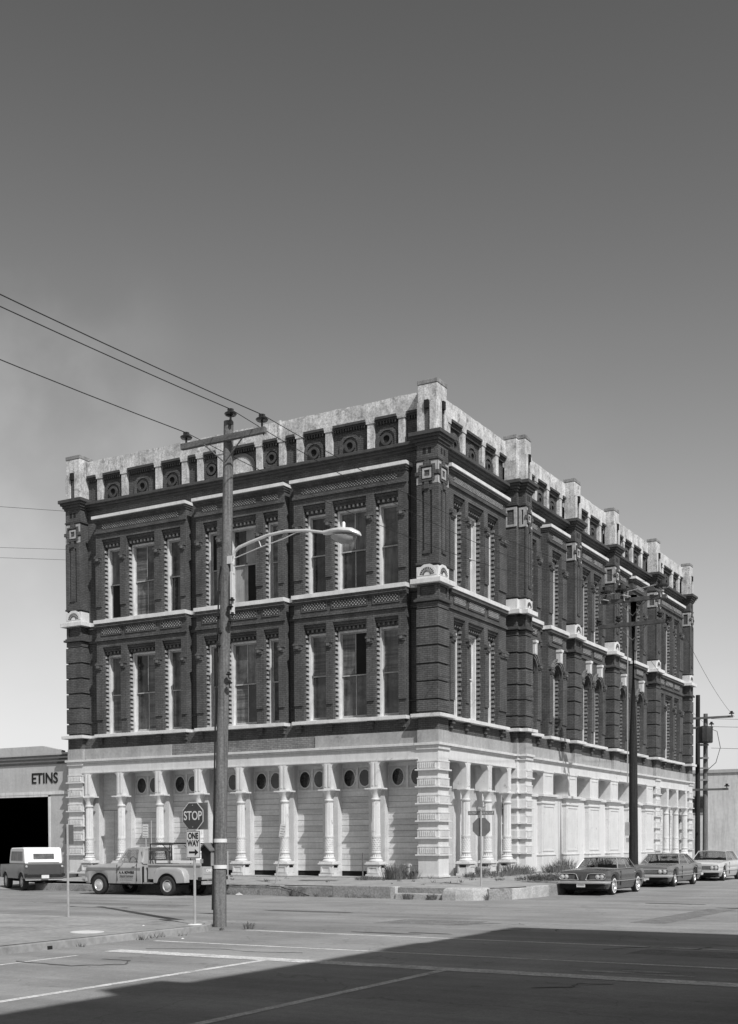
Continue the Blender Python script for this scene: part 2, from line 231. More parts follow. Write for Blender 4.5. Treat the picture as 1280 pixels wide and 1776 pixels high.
class MB:
    def __init__(s, T=TI): s.T = T; s.v = []; s.f = []
    def add(s, vs, fs):
        o = len(s.v); s.v += [s.T(*p) for p in vs]; s.f += [tuple(i + o for i in f) for f in fs]; return s
    def box(s, a0, a1, b0, b1, c0, c1):
        return s.add([(a0, b0, c0), (a1, b0, c0), (a1, b1, c0), (a0, b1, c0), (a0, b0, c1), (a1, b0, c1), (a1, b1, c1), (a0, b1, c1)],
                     [(0, 3, 2, 1), (4, 5, 6, 7), (0, 1, 5, 4), (1, 2, 6, 5), (2, 3, 7, 6), (3, 0, 4, 7)])
    def boxc(s, c, half, rot=None):
        vs = []
        for k in range(8):
            p = Vector(((1 if k & 1 else -1) * half[0], (1 if k & 2 else -1) * half[1], (1 if k & 4 else -1) * half[2]))
            if rot: p = rot @ p
            vs.append(tuple(p + Vector(c)))
        return s.add(vs, [(0, 2, 3, 1), (4, 5, 7, 6), (0, 1, 5, 4), (1, 3, 7, 5), (3, 2, 6, 7), (2, 0, 4, 6)])
    def prism(s, poly, d0, d1):
        """poly in (u,z), extruded along d"""
        n = len(poly)
        vs = [(u, d0, z) for u, z in poly] + [(u, d1, z) for u, z in poly]
        fs = [tuple(range(n)), tuple(range(2 * n - 1, n - 1, -1))] + [(i, (i + 1) % n, n + (i + 1) % n, n + i) for i in range(n)]
        return s.add(vs, fs)
    def ring(s, uc, zc, r0, r1, d0, d1, n=20, a0=0, a1=360, rz=1.0):
        full = abs(a1 - a0) >= 359; k = n if full else n + 1
        A = [math.radians(a0 + (a1 - a0) * i / n) for i in range(k)]
        vs = []
        for a in A:
            c, q = math.cos(a), math.sin(a) * rz
            vs += [(uc + r0 * c, d0, zc + r0 * q), (uc + r1 * c, d0, zc + r1 * q), (uc + r1 * c, d1, zc + r1 * q), (uc + r0 * c, d1, zc + r0 * q)]
        fs = []
        for i in range(k if full else k - 1):
            j = (i + 1) % k
            for e in range(4): fs.append((4 * i + e, 4 * j + e, 4 * j + (e + 1) % 4, 4 * i + (e + 1) % 4))
        if not full: fs += [(0, 1, 2, 3), (4 * k - 1, 4 * k - 2, 4 * k - 3, 4 * k - 4)]
        return s.add(vs, fs)
    def lathe(s, prof, c=(0, 0), n=16, flute=0.0, cap=True):
        vs = []; fs = []
        for r, z in prof:
            for i in range(n):
                rr = r * (1 - (flute if i % 2 else 0)); a = 2 * math.pi * i / n; vs.append((c[0] + rr * math.cos(a), c[1] + rr * math.sin(a), z))
        for k in range(len(prof) - 1):
            for i in range(n): fs.append((k * n + i, k * n + (i + 1) % n, (k + 1) * n + (i + 1) % n, (k + 1) * n + i))
        if cap: fs += [tuple(range(n - 1, -1, -1)), tuple(range((len(prof) - 1) * n, len(prof) * n))]
        return s.add(vs, fs)
    def tube(s, pts, r, n=8, r1=None, cap=True):
        pts = [Vector(p) for p in pts]; vs = []; fs = []; m = len(pts)
        for k, p in enumerate(pts):
            t = (pts[min(k + 1, m - 1)] - pts[max(k - 1, 0)]).normalized()
            a = t.cross(Vector((0, 0, 1)));
            if a.length < 1e-3: a = t.cross(Vector((0, 1, 0)))
            a.normalize(); b = a.cross(t); rr = r if r1 is None else r + (r1 - r) * k / (m - 1)
            for i in range(n):
                q = 2 * math.pi * i / n; vs.append(tuple(p + a * rr * math.cos(q) + b * rr * math.sin(q)))
        for k in range(m - 1):
            for i in range(n): fs.append((k * n + i, k * n + (i + 1) % n, (k + 1) * n + (i + 1) % n, (k + 1) * n + i))
        if cap: fs += [tuple(range(n)), tuple(range(m * n - 1, (m - 1) * n - 1, -1))]
        return s.add(vs, fs)
    def slab(s, u0, u1, z0, z1, d0, d1, holes=()):
        """wall slab with rectangular openings; only outer faces and reveals"""
        us = sorted({u0, u1} | {min(max(h[k], u0), u1) for h in holes for k in (0, 1)}); zs = sorted({z0, z1} | {min(max(h[k], z0), z1) for h in holes for k in (2, 3)})
        nu, nz = len(us) - 1, len(zs) - 1
        def fill(i, j):
            if i < 0 or j < 0 or i >= nu or j >= nz: return False
            a, b = (us[i] + us[i + 1]) / 2, (zs[j] + zs[j + 1]) / 2
            return not any(h[0] < a < h[1] and h[2] < b < h[3] for h in holes)
        for i in range(nu):
            for j in range(nz):
                if not fill(i, j): continue
                a0, a1, c0, c1 = us[i], us[i + 1], zs[j], zs[j + 1]
                s.add([(a0, d1, c0), (a1, d1, c0), (a1, d1, c1), (a0, d1, c1)], [(0, 1, 2, 3)])
                s.add([(a0, d0, c0), (a1, d0, c0), (a1, d0, c1), (a0, d0, c1)], [(3, 2, 1, 0)])
                if not fill(i - 1, j): s.add([(a0, d0, c0), (a0, d1, c0), (a0, d1, c1), (a0, d0, c1)], [(0, 1, 2, 3)])
                if not fill(i + 1, j): s.add([(a1, d0, c0), (a1, d1, c0), (a1, d1, c1), (a1, d0, c1)], [(3, 2, 1, 0)])
                if not fill(i, j - 1): s.add([(a0, d0, c0), (a1, d0, c0), (a1, d1, c0), (a0, d1, c0)], [(0, 1, 2, 3)])
                if not fill(i, j + 1): s.add([(a0, d0, c1), (a1, d0, c1), (a1, d1, c1), (a0, d1, c1)], [(3, 2, 1, 0)])
        return s
    def build(s, name, m, parent=None, smooth=False, kind=None, bevel=0, fix=True):
        me = bpy.data.meshes.new(name); me.from_pydata([tuple(p) for p in s.v], [], s.f); me.materials.append(m)
        if fix:
            bm = bmesh.new(); bm.from_mesh(me); bmesh.ops.recalc_face_normals(bm, faces=bm.faces); bm.to_mesh(me); bm.free()
        if smooth:
            me.polygons.foreach_set('use_smooth', [True] * len(me.polygons))
            try: me.set_sharp_from_angle(angle=math.radians(35))
            except Exception: pass
        o = bpy.data.objects.new(name, me); COL.objects.link(o)
        if parent: o.parent = parent
        if kind: o['kind'] = kind
        if bevel:
            bv = o.modifiers.new('bevel', 'BEVEL'); bv.width = bevel; bv.segments = 2; bv.limit_method = 'ANGLE'
        return o

def tag(o, label=None, cat=None, group=None, kind=None):
    if label: o['label'] = label
    if cat: o['category'] = cat
    if group: o['group'] = group
    if kind: o['kind'] = kind
    return o
def thing(name, label, cat, loc=(0, 0, 0), rz=0.0, group=None):
    o = bpy.data.objects.new(name, None); COL.objects.link(o); o.location = loc; o.rotation_euler = (0, 0, rz); o.empty_display_size = 0.3
    return tag(o, label, cat, group)
def text(name, body, size, m, parent, mw, depth=0.004, sx=1.0, bold=0.0, align='CENTER'):
    """lettering as a thin mesh; local x to the right, y up, z towards the reader"""
    cu = bpy.data.curves.new(name, 'FONT'); cu.body = body; cu.size = size; cu.extrude = depth; cu.offset = bold; cu.align_x = align; cu.align_y = 'CENTER'; cu.resolution_u = 4
    t = bpy.data.objects.new(name + '_tmp', cu); COL.objects.link(t); dg = bpy.context.evaluated_depsgraph_get()
    me = bpy.data.meshes.new_from_object(t.evaluated_get(dg)); bpy.data.objects.remove(t)
    me.transform(mw @ Matrix.Diagonal((sx, 1, 1, 1))); me.materials.clear(); me.materials.append(m)
    o = bpy.data.objects.new(name, me); COL.objects.link(o); o.parent = parent; return o
def frame_mat(origin, right, up):
    r = Vector(right).normalized(); u = Vector(up).normalized(); n = r.cross(u)
    return Matrix(((r.x, u.x, n.x, origin[0]), (r.y, u.y, n.y, origin[1]), (r.z, u.z, n.z, origin[2]), (0, 0, 0, 1)))

def gz(y): return -.315 + .005 * min(max(y, -60), 10)

# ================================================================== BRICK BUILDING
LEN_L, LEN_R = 19.17, 36.75
B = thing('brick_building', 'three-storey dark brick corner building with white iron storefront and stucco parapet', 'building', (-9.5, 18, 0.2))
B.location = (0, 0, 0)
ZB = 0.26
# core shell (rear walls and backing)
m = MB(); m.box(-LEN_L + .3, -1.35, 1.35, LEN_R - .3, ZB, 18.2); m.build('wall', M['brick'], B)
m = MB(); m.box(-LEN_L, -LEN_L + .28, .6, LEN_R - .02, ZB, 18.9); m.build('party_wall', M['brick'], B)
m = MB(); m.box(-LEN_L, -.6, LEN_R - .28, LEN_R, ZB, 18.9); m.build('rear_wall', M['brick'], B)
m = MB(); m.box(-LEN_L + .3, -.8, .8, LEN_R - .3, 18.22, 18.3); m.build('roof', M['roofing'], B)

wn = 0
def window(T, u0, u1, z0, z1, wide=False, style='A', arched=False, glassi=None):
    """a sash window in an opening u0..u1, z0..z1 (front plane of the bay at d=-.12)"""
    global wn; wn += 1
    j = .05; fz1 = z1 - .34 if not arched else z1 - .04
    f = MB(T)
    a0, a1 = u0 + j, u1 - j; fw = .08
    f.box(a0, a0 + fw, -.70, -.47, z0 + .02, fz1); f.box(a1 - fw, a1, -.70, -.47, z0 + .02, fz1)
    f.box(a0 + fw, a1 - fw, -.70, -.48, fz1 - fw, fz1); f.box(a0 + fw, a1 - fw, -.70, -.5, z0 + .02, z0 + .09)
    W_ = f.build('window', M['frame'], B)
    b0, b1, c0, c1 = a0 + fw, a1 - fw, z0 + .09, fz1 - fw
    mid = c0 + (c1 - c0) * random.choice((.5, .5, .5, .52)); st = .045
    s = MB(T)   # sashes: the upper one sits forward of the lower
    for (q0, q1, d0, d1) in ((c0, mid + .03, -.685, -.65), (mid - .03, c1, -.645, -.61)):
        s.box(b0, b0 + st, d0, d1, q0, q1); s.box(b1 - st, b1, d0, d1, q0, q1)
        s.box(b0 + st, b1 - st, d0, d1, q1 - .05, q1); s.box(b0 + st, b1 - st, d0, d1, q0, q0 + (.1 if q0 == c0 else .05))
        if wide: s.box((b0 + b1) / 2 - .018, (b0 + b1) / 2 + .018, d0, d1, q0 + .1, q1 - .05)
    s.build('sash', M['sash'] if style == 'A' else M['frame'], W_)
    for k, (q0, q1, d) in enumerate(((c0, mid, -.67), (mid, c1, -.63))):
        cells = [(b0, (b0 + b1) / 2), ((b0 + b1) / 2, b1)] if wide else [(b0, b1)]
        for ci, (e0, e1) in enumerate(cells):
            g = random.choice(M['glass'] + [M['glass'][0], M['glass'][3], M['boardup']])
            if glassi and (k, ci) in glassi: g = glassi[(k, ci)]
            p = MB(T); p.box(e0 + .01, e1 - .01, d - .01, d, q0 + .01, q1 - .01); p.build('pane', g, W_, fix=False)
    # brick reveal with alternating proud pale bricks
    t = MB(T)
    for side in (0, 1):
        e0, e1 = (u0 - .004, u0 + .02) if side == 0 else (u1 - .02, u1 + .004)
        z = z0 + .04; k = 0
        while z < (z1 - .45 if not arched else z1 - .62):
            dd = -.29 if k % 2 == 0 else -.33
            t.box(*((e0, e1 + .035) if side == 0 else (e0 - .035, e1)), -.46, dd, z, z + .1)
            z += .19; k += 1
    t.build('reveal_bricks', M['quoin'] if T is TL else M['toothR'], W_, kind='stuff')
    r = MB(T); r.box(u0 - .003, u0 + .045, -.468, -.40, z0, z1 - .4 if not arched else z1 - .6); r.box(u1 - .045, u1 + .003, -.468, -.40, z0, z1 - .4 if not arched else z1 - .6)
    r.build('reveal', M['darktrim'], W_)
    if not arched:
        h = MB(T)
        for i, (zz0, zz1, dd) in enumerate(((z1 - .10, z1 + .0, -.19), (z1 - .19, z1 - .10, -.26), (z1 - .33, z1 - .19, -.38))):
            h.box(u0 - .002, u1 + .002, -.72, dd, zz0, zz1)
        h.build('stepped_lintel', M['brick'], W_)
        dn = MB(T); n = max(3, int((u1 - u0) / .19)); pw = (u1 - u0) / n
        for i in range(n): dn.box(u0 + pw * (i + .3), u0 + pw * (i + .7), -.375, -.30, z1 - .30, z1 - .2)
        dn.build('dentils', M['quoin'] if (style == 'A' and z0 > 9) else M['corb'], W_, kind='stuff')
    return W_

def lattice(T, u0, u1, z0, z1, d, parent=None):
    """diamond brick lattice in a recessed panel"""
    m = MB(T); s = .066; n = int((u1 - u0) / (2 * s)); rows = max(2, int((z1 - z0) / (2 * s))); pu = (u1 - u0) / n; pz = (z1 - z0) / rows
    for i in range(n):
        for j in range(rows):
            for (ou, oz) in ((0, 0), (.5, .5)):
                uc = u0 + pu * (i + .25 + ou); zc = z0 + pz * (j + .25 + oz)
                m.add([(uc - pu * .24, d, zc), (uc, d, zc - pz * .24), (uc + pu * .24, d, zc), (uc, d, zc + pz * .24),
                       (uc - pu * .24, d + .04, zc), (uc, d + .04, zc - pz * .24), (uc + pu * .24, d + .04, zc), (uc, d + .04, zc + pz * .24)],
                      [(4, 5, 6, 7), (0, 1, 5, 4), (1, 2, 6, 5), (2, 3, 7, 6), (3, 0, 4, 7)])
    return m.build('lattice_brickwork', M['latt'], parent or B, kind='stuff', fix=False)
M['tpane'] = mat('dim_transom_glass', 0.2, 0.2, 1, 0.3)
M['toothR'] = mat('soft_reveal_brick', 0.21, 0.3, 6, 0.85, fine=0.15)
M['latt'] = mat('lattice_brick', 0.30, 0.3, 6, 0.85)
M['lattR'] = mat('lattice_brick_pale', 0.3, 0.25, 6, 0.85)

S2, S3 = 6.62, 11.80          # tops of the sill bands
H2, H3 = 10.58, 15.44         # window heads
def bay(T, u0, u1, wins, style='A', arched2=False, lat_split=True, brackets=True, panels2=True):
    """projecting bay: wins = [(w0,w1,wide,{2: glass overrides, 3: ...})]"""
    holes = []
    for w in wins: holes += [(w[0], w[1], S2, H2 - (.33 if arched2 else 0)), (w[0], w[1], S3, H3)]
    m = MB(T); m.slab(u0, u1, S2, 16.2, -.5, -.12, holes); bw = m.build('bay_wall', M['brick'], B)
    for w in wins:
        ov = w[3] if len(w) > 3 else {}
        window(T, w[0], w[1], S3, H3, w[2], style, glassi=ov.get(3))
        W2 = window(T, w[0], w[1], S2, H2 - (.33 if arched2 else 0), w[2], style, arched=arched2, glassi=ov.get(2))
        if arched2:
            uc = (w[0] + w[1]) / 2; r = (w[1] - w[0]) / 2; zc = 9.45; zt = H2 - .33
            for sgn in (-1, 1):   # spandrels fill the corners beside the arch
                poly = [(uc + sgn * r, zc)] + [(uc + sgn * r * math.cos(math.radians(a)), zc + r * math.sin(math.radians(a))) for a in range(10, 91, 10)] + [(uc, zt + .01), (uc + sgn * (r + .003), zt + .01)]
                p = MB(T); p.prism(poly, -.52, -.118); p.build('arch_spandrel', M['brick'], W2)
            for rr, dd in ((r + .015, -.07), (r + .13, -.05), (r + .25, -.03)):
                q = MB(T); q.ring(uc, zc, rr, rr + .06, -.12, dd, 18, 0, 180); q.build('arch_moulding', M['corb'], W2, smooth=False)
            q = MB(T); q.ring(uc, zc, r - .06, r + .0, -.5, -.2, 18, 0, 180); q.build('arch_moulding', M['darktrim'], W2)
            # scrolled pale keystone
            k = MB(T); k.prism([(uc - .1, zc + r + .12), (uc + .1, zc + r + .12), (uc + .13, zc + r + .62), (uc - .13, zc + r + .62)], -.12, .1)
            k.box(uc - .16, uc + .16, -.12, .16, zc + r + .62, zc + r + .73)
            k.box(uc - .04, uc + .04, .1, .15, zc + r + .08, zc + r + .6); k.build('keystone', M['stone'], W2)
    # pier strips, corbels
    edges = [u0] + [e for w in wins for e in (w[0], w[1])] + [u1]
    for i in range(0, len(edges), 2):
        a, b = edges[i], edges[i + 1]
        if b - a < .15: continue
        a_, b_ = a + .015, b - .015
        for (zs, zc) in ((7.28, 9.56), (12.42, 14.42)):
            p = MB(T); p.box(a_, b_, -.13, -.065, zs, zc); p.build('pilaster_strip', M['brick'], B)
            c = MB(T); c.box(a_ + .02, b_ - .02, -.13, .0, zc, zc + .07); c.box(a_ - .005, b_ + .005, -.13, .035, zc + .18, zc + .27); cu = (a_ + b_) / 2
            c.box(a_ + .03, b_ - .03, -.13, .02, zc + .07, zc + .18); c.box(a_ + .01, b_ - .01, -.13, -.02, zc + .27, zc + .33)
            cb = c.build('corbel', M['brick'], B)
            k = MB(T); k.box(cu - .06, cu + .06, .0, .05, zc + .06, zc + .17); k.build('boss', M['corb'], cb)
        if brackets:
            cu = (a + b) / 2; k = MB(T); k.box(cu - .13, cu + .13, -.2, -.02, 6.34, 6.47); k.box(cu - .1, cu + .1, -.2, -.1, 6.16, 6.34); k.build('bracket', M['brick'], B)
    # string course between the floors and its lattice panels
    m = MB(T); m.box(u0 - .02, u1 + .02, -.13, -.04, 10.86, 10.95); m.box(u0 - .01, u1 + .01, -.13, -.075, 10.95, 11.02); m.box(u0 - .02, u1 + .02, -.13, .0, 11.5, 11.62); m.box(u0 - .01, u1 + .01, -.13, -.05, 11.44, 11.5)
    m.build('string_course', M['brick'], B)
    if panels2:
        for w in wins:
            fr = MB(T); a, b = w[0] - .02, w[1] + .02
            for bb in ((a - .05, a, 11.1, 11.44), (b, b + .05, 11.1, 11.44), (a, b, 11.09, 11.12)): fr.box(bb[0], bb[1], -.13, -.08, bb[2], bb[3])
            f_ = fr.build('panel_frame', M['brick'], B); l = lattice(T, a + .02, b - .02, 11.14, 11.42, -.119, f_); l.data.materials[0] = M['latt'] if T is TL else M['lattR']
    # entablature with its hood
    m = MB(T); m.box(u0 - .03, u1 + .03, -.13, -.03, 15.72, 15.80); m.box(u0 - .02, u1 + .02, -.13, -.07, 15.80, 15.86); m.build('architrave', M['brick'], B)
    parts = [(w[0], w[1]) for w in wins] if lat_split else [(u0 + .42, u1 - .42)]
    for a, b in parts: 
        l = lattice(T, a - .02, b + .02, 15.9, 16.12, -.119, bw); l.data.materials[0] = M['latt'] if T is TL else M['lattR']
    m = MB(T); m.box(u0 - .03, u1 + .03, -.5, -.05, 16.2, 16.28); m.box(u0 - .06, u1 + .06, -.5, .02, 16.28, 16.37); m.build('hood_moulding', M['brick'], B)
    m = MB(T); m.box(u0 - .1, u1 + .1, -.5, .08, 16.37, 16.51); m.build('hood', M['stone'], B, bevel=.01)
    # sills
    m = MB(T); m.box(u0 - .05, u1 + .05, -.66, .05, 6.48, S2); m.build('sill_band', M['stone'], B, bevel=.01)
    m = MB(T); m.box(u0 - .05, u1 + .05, -.66, .05, 11.63, S3); m.build('sill_band', M['stone'], B, bevel=.01)
M['corb'] = mat('worn_corbel', 0.14, 0.3, 6, 0.8)

P = M['glass']; PB, PP, PD = M['boardup'], M['palepane'], M['hole']
# left facade: three bays
baysL = [
    (1.42, 6.68, [(1.79, 2.88, False, {3: {(0, 0): PB, (1, 0): P[0]}, 2: {(1, 0): P[3]}}), (3.24, 4.82, True, {2: {(1, 0): PD}, 3: {(1, 0): PB, (1, 1): P[1], (0, 1): P[2]}}), (5.14, 6.24, False, {2: {(0, 0): P[0], (1, 0): P[3]}, 3: {(1, 0): P[2], (0, 0): P[2]}})], False),
    (7.14, 11.74, [(7.46, 8.22, False, {}), (8.59, 10.2, True, {3: {(1, 0): PP, (1, 1): P[2], (0, 0): PD, (0, 1): PP}}), (10.6, 11.36, False, {3: {(1, 0): PD, (0, 0): PB}})], True),
    (12.28, 17.47, [(12.6, 13.65, False, {3: {(0, 0): P[2]}}), (14.05, 15.68, True, {}), (16.03, 17.11, False, {3: {(0, 0): PD}})], False),
]
wallL = []
for a, b, w, sp in baysL:
    bay(TL, a, b, w, 'A', lat_split=sp); 
    for x in w: wallL += [(x[0], x[1], S2, H2), (x[0], x[1], S3, H3)]
m = MB(TL); m.slab(.5, LEN_L - .5, 6.0, 17.3, -1.0, -.5, wallL); m.build('wall', M['brick'], B)
# right facade
baysR = [
    (1.24, 6.85, [(1.66, 2.72, False, {}), (3.03, 4.55, False, {3: {(1, 0): P[0], (0, 0): PB}}), (4.95, 6.04, False, {})], False, False),
    (8.62, 10.85, [(9.15, 10.37, False)], True, True), (11.85, 14.2, [(12.36, 13.58, False)], True, True),
    (15.98, 19.88, [(16.5, 17.72, False), (18.18, 19.4, False)], True, True),
    (21.9, 23.85, [(22.12, 23.34, False)], True, True), (24.75, 27.1, [(25.3, 26.52, False)], True, True),
    (29.85, 34.85, [(30.0, 30.75, False), (31.1, 32.62, False), (33.0, 34.1, False)], False, False),
]
wallR = []
for a, b, w, arch, sp in baysR:
    bay(TR, a, b, w, 'W', arched2=arch, lat_split=True if sp else False)
    for x in w: wallR += [(x[0], x[1], S2, H2 - (.33 if arch else 0)), (x[0], x[1], S3, H3)]
m = MB(TR); m.slab(.5, LEN_R - .5, 6.0, 17.3, -1.0, -.5, wallR); m.build('wall', M['brick'], B)
# recessed blind panels between the single windows
for (a, b) in ((10.95, 11.75), (23.95, 24.65)):
    for (z0, z1) in ((7.3, 10.3), (12.5, 15.3)):
        m = MB(TR); m.box(a, a + .12, -.5, -.42, z0, z1); m.box(b - .12, b, -.5, -.42, z0, z1); m.box(a + .12, b - .12, -.5, -.42, z1 - .12, z1); m.box(a + .12, b - .12, -.5, -.42, z0, z0 + .12)
        m.build('blind_panel', M['brick'], B)

# string, sill and cornice on the recessed wall
def runs(T, L, piers, bays):
    """recess intervals not covered by bays"""
    cur = piers[0][1]; out = []
    ends = sorted([(a, b) for a, b in bays] + [(a, b) for a, b in piers[1:]])
    for a, b in ends:
        if a - cur > .04: out.append((cur, a))
        cur = max(cur, b)
    return out
piersL = [(0, .88), (LEN_L - .88, LEN_L)]
piersR = [(0, .9), (7.62, 8.5), (14.95, 15.87), (21.0, 21.85), (28.65, 29.52), (36.0, LEN_R)]
for T, L, pr, by in ((TL, LEN_L, piersL, [(x[0], x[1]) for x in baysL]), (TR, LEN_R, piersR, [(x[0], x[1]) for x in baysR])):
    for a, b in runs(T, L, pr, by):
        for z0, z1 in ((6.48, 6.62), (11.63, 11.8)):
            m = MB(T); m.box(a + .05, b - .05, -.66, -.36, z0, z1); m.build('sill_band', M['stone'], B)
        m = MB(T); m.box(a, b, -.5, -.42, 10.86, 10.98); m.box(a, b, -.5, -.4, 11.5, 11.62); m.box(a, b, -.5, -.44, 7.2, 7.27); m.build('string_course', M['brick'], B)
    # frieze, plaster band, iron cornice
    for i in range(len(pr) - 1):
        a, b = pr[i][1], pr[i + 1][0]; a2, b2 = a, b
        if T is TR and i in (1, 2, 3): a2, b2 = (a, b + .92 if i < 3 else b)
        m = MB(T); m.box(a, b, -.7, -.2, 6.0, 6.48); m.build('frieze', M['brick'], B)
        if T is TL:
            for s0, s1, mm in ((a, 5.7, 'plaster'), (5.7, 13.2, 'brick2'), (13.2, b, 'plaster')):
                m = MB(T); m.box(s0, s1, -.7, -.13 if mm == 'plaster' else -.17, 5.5, 6.0); m.build('plaster_band' if mm == 'plaster' else 'exposed_brick_band', M[mm], B)
        else:
            m = MB(T); m.box(a, b, -.7, -.13, 5.5, 6.0); m.build('plaster_band', M['plaster'], B)
        for z0, z1, d in ((5.4, 5.5, .1), (5.33, 5.4, .04), (5.24, 5.33, -.02)):
            m = MB(T); m.box(a2 - .02 if i < 2 or T is TL else a2 + .02, b2 + .02, -.7, d, z0, z1); m.build('iron_cornice', M['ironshade'], B, bevel=.008)
        # upper cornice
        for z0, z1, d in ((17.16, 17.28, -.14), (17.07, 17.16, -.24), (16.98, 17.07, -.36)):
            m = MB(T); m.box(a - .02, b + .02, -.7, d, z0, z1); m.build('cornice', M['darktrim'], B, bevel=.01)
# ---- parapet
def parapet(T, a, b, cols, marks):
    m = MB(T); m.box(a, b, -.85, -.6, 17.28, 18.6); m.build('parapet_wall', M['brick'], B)
    n = max(1, int((b - a) / .35)); pts = []
    for i in range(n + 1):
        u = a + (b - a) * i / n; pts.append((u, 19.22 + random.uniform(-.025, .02)))
    m = MB(T); m.prism([(a, 18.58)] + pts + [(b, 18.58)], -.85, -.45); m.build('parapet_band', M['stucco'], B)
    # patchy dark weathering skin of the coping
    m = MB(T); m.prism([(a, 19.18)] + [(u, z + .03) for u, z in pts] + [(b, 19.18)], -.87, -.6); m.build('coping', M['cap'], B)
    cs = [a - .15] + cols + [b + .15]
    for c in cols:
        m = MB(T); m.box(c - .145, c + .145, -.6, -.44, 17.28, 18.36); m.box(c - .19, c + .19, -.6, -.41, 18.36, 18.44)
        m.prism([(c - .2, 18.44), (c + .2, 18.44), (c + .26, 18.58), (c - .26, 18.58)], -.6, -.43); m.build('parapet_pier', M['stucco'], B)
    for i in range(len(cs) - 1):
        p, q = cs[i] + .19, cs[i + 1] - .19
        if i == 0: p = a
        if i == len(cs) - 2: q = b
        if q - p < .15: continue
        m = MB(T); m.box(p + .04, q - .04, -.6, -.38, 18.46, 18.56); m.box(p + .04, q - .04, -.6, -.46, 18.40, 18.46)
        n = max(2, int((q - p - .1) / .12)); w = (q - p - .1) / n
        for k in range(n): m.box(p + .05 + w * (k + .2), p + .05 + w * (k + .75), -.6, -.48, 18.28, 18.40)
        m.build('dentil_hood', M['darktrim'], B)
    for kind, c in marks:
        if kind == 'A':
            m = MB(T); m.ring(c, 17.68, .36, .5, -.6, -.545, 16, 0, 180); m.box(c - .5, c - .36, -.6, -.545, 17.3, 17.68); m.box(c + .36, c + .5, -.6, -.545, 17.3, 17.68); r = m.build('blind_arch', M['brick'], B)
            m = MB(T); m.ring(c, 17.68, .15, .25, -.6, -.52, 16); m.build('roundel', M['darktrim'], r)
            m = MB(T); m.ring(c, 17.68, .0, .14, -.6, -.594, 16); m.build('roundel_shade', M['hole'], r)  # flat near-black disc paints the shade of a recess
        elif kind == 'O':
            m = MB(T); m.ring(c, 17.82, .3, .5, -.6, -.54, 18, rz=1.0); r = m.build('roundel', M['brick'], B)
            m = MB(T); m.ring(c, 17.82, .14, .24, -.6, -.52, 16); m.build('roundel_ring', M['darktrim'], r)
            m = MB(T); m.ring(c, 17.82, .0, .13, -.6, -.594, 16); m.build('roundel_shade', M['hole'], r)  # recess shade painted as a flat near-black disc
        elif kind == 'H':
            m = MB(T); m.prism([(c + .72 * math.cos(math.radians(t)), 17.32 + .82 * math.sin(math.radians(t))) for t in range(0, 181, 12)], -.6, -.53); r = m.build('tympanum', M['stucco'], B)
            m = MB(T); m.ring(c, 17.32, .72, .84, -.6, -.5, 18, 0, 180, rz=1.12); m.build('arch_moulding', M['darktrim'], r)
parapet(TL, .88, LEN_L - .88, [1.79, 3.21, 5.18, 6.59, 7.47, 8.63, 10.65, 11.75, 12.6, 14.08, 16.05, 17.5], [('A', 2.53), ('A', 4.23), ('A', 5.95), ('O', 8.05), ('H', 9.65), ('O', 11.2), ('A', 13.36), ('A', 15.06), ('A', 16.79)])
parapet(TR, .9, 7.62, [1.9, 3.32, 5.25, 6.66], [('A', 2.66), ('A', 4.33), ('A', 6.0)])
parapet(TR, 8.5, 14.95, [8.85, 10.15, 11.1, 12.62, 14.3], [('A', 9.5), ('A', 11.85), ('A', 13.45)])
parapet(TR, 15.87, 21.0, [16.7, 18.32, 20.12], [('A', 17.5), ('A', 19.2)])
parapet(TR, 21.85, 28.65, [22.3, 24.07, 25.62, 27.35], [('A', 23.2), ('A', 24.85), ('A', 26.5)])
parapet(TR, 29.52, 36.0, [30.1, 31.6, 33.7, 35.2], [('A', 30.85), ('A', 32.65), ('A', 34.45)])

# ---- piers
def rbox(mb, x0, x1, y0, y1, e, z0, z1, back=(0, 0)):
    mb.box(x0 - e, x1 + e, y0 - e, y1 + e, z0, z1); return mb
def iron_part(x0, x1, y0, y1, faces, blk):
    blk('pier_base', .05, ZB, .34, M['iron']); blk('pier_shaft', 0, .34, 5.24, M['iron'])
    tops = [4.81, 4.15, 3.49, 2.81, 2.15, 1.49]
    for tz in tops:
        b_ = blk('rusticated_band', .03, tz - .33, tz, M['iron'], .012)
        l = rbox(MB(), x0, x1, y0, y1, .10, tz - .39, tz - .33).build('band_ledge', M['iron'], b_, bevel=.008)
        for (T, u0, u1, d) in faces:
            g = MB(T); w = (u1 - u0); n = max(4, int(w / .1)); p = w * .84 / n
            for k in range(n): g.box(u0 + w * .08 + p * (k + .25), u0 + w * .08 + p * (k + .75), d + .03, d + .066, tz - .29, tz - .07)
            g.box(u0 - .03, u1 + .03, d + .03, d + .05, tz - .05, tz + .0)
            g.build('fluting', M['iron'], b_, kind='stuff')
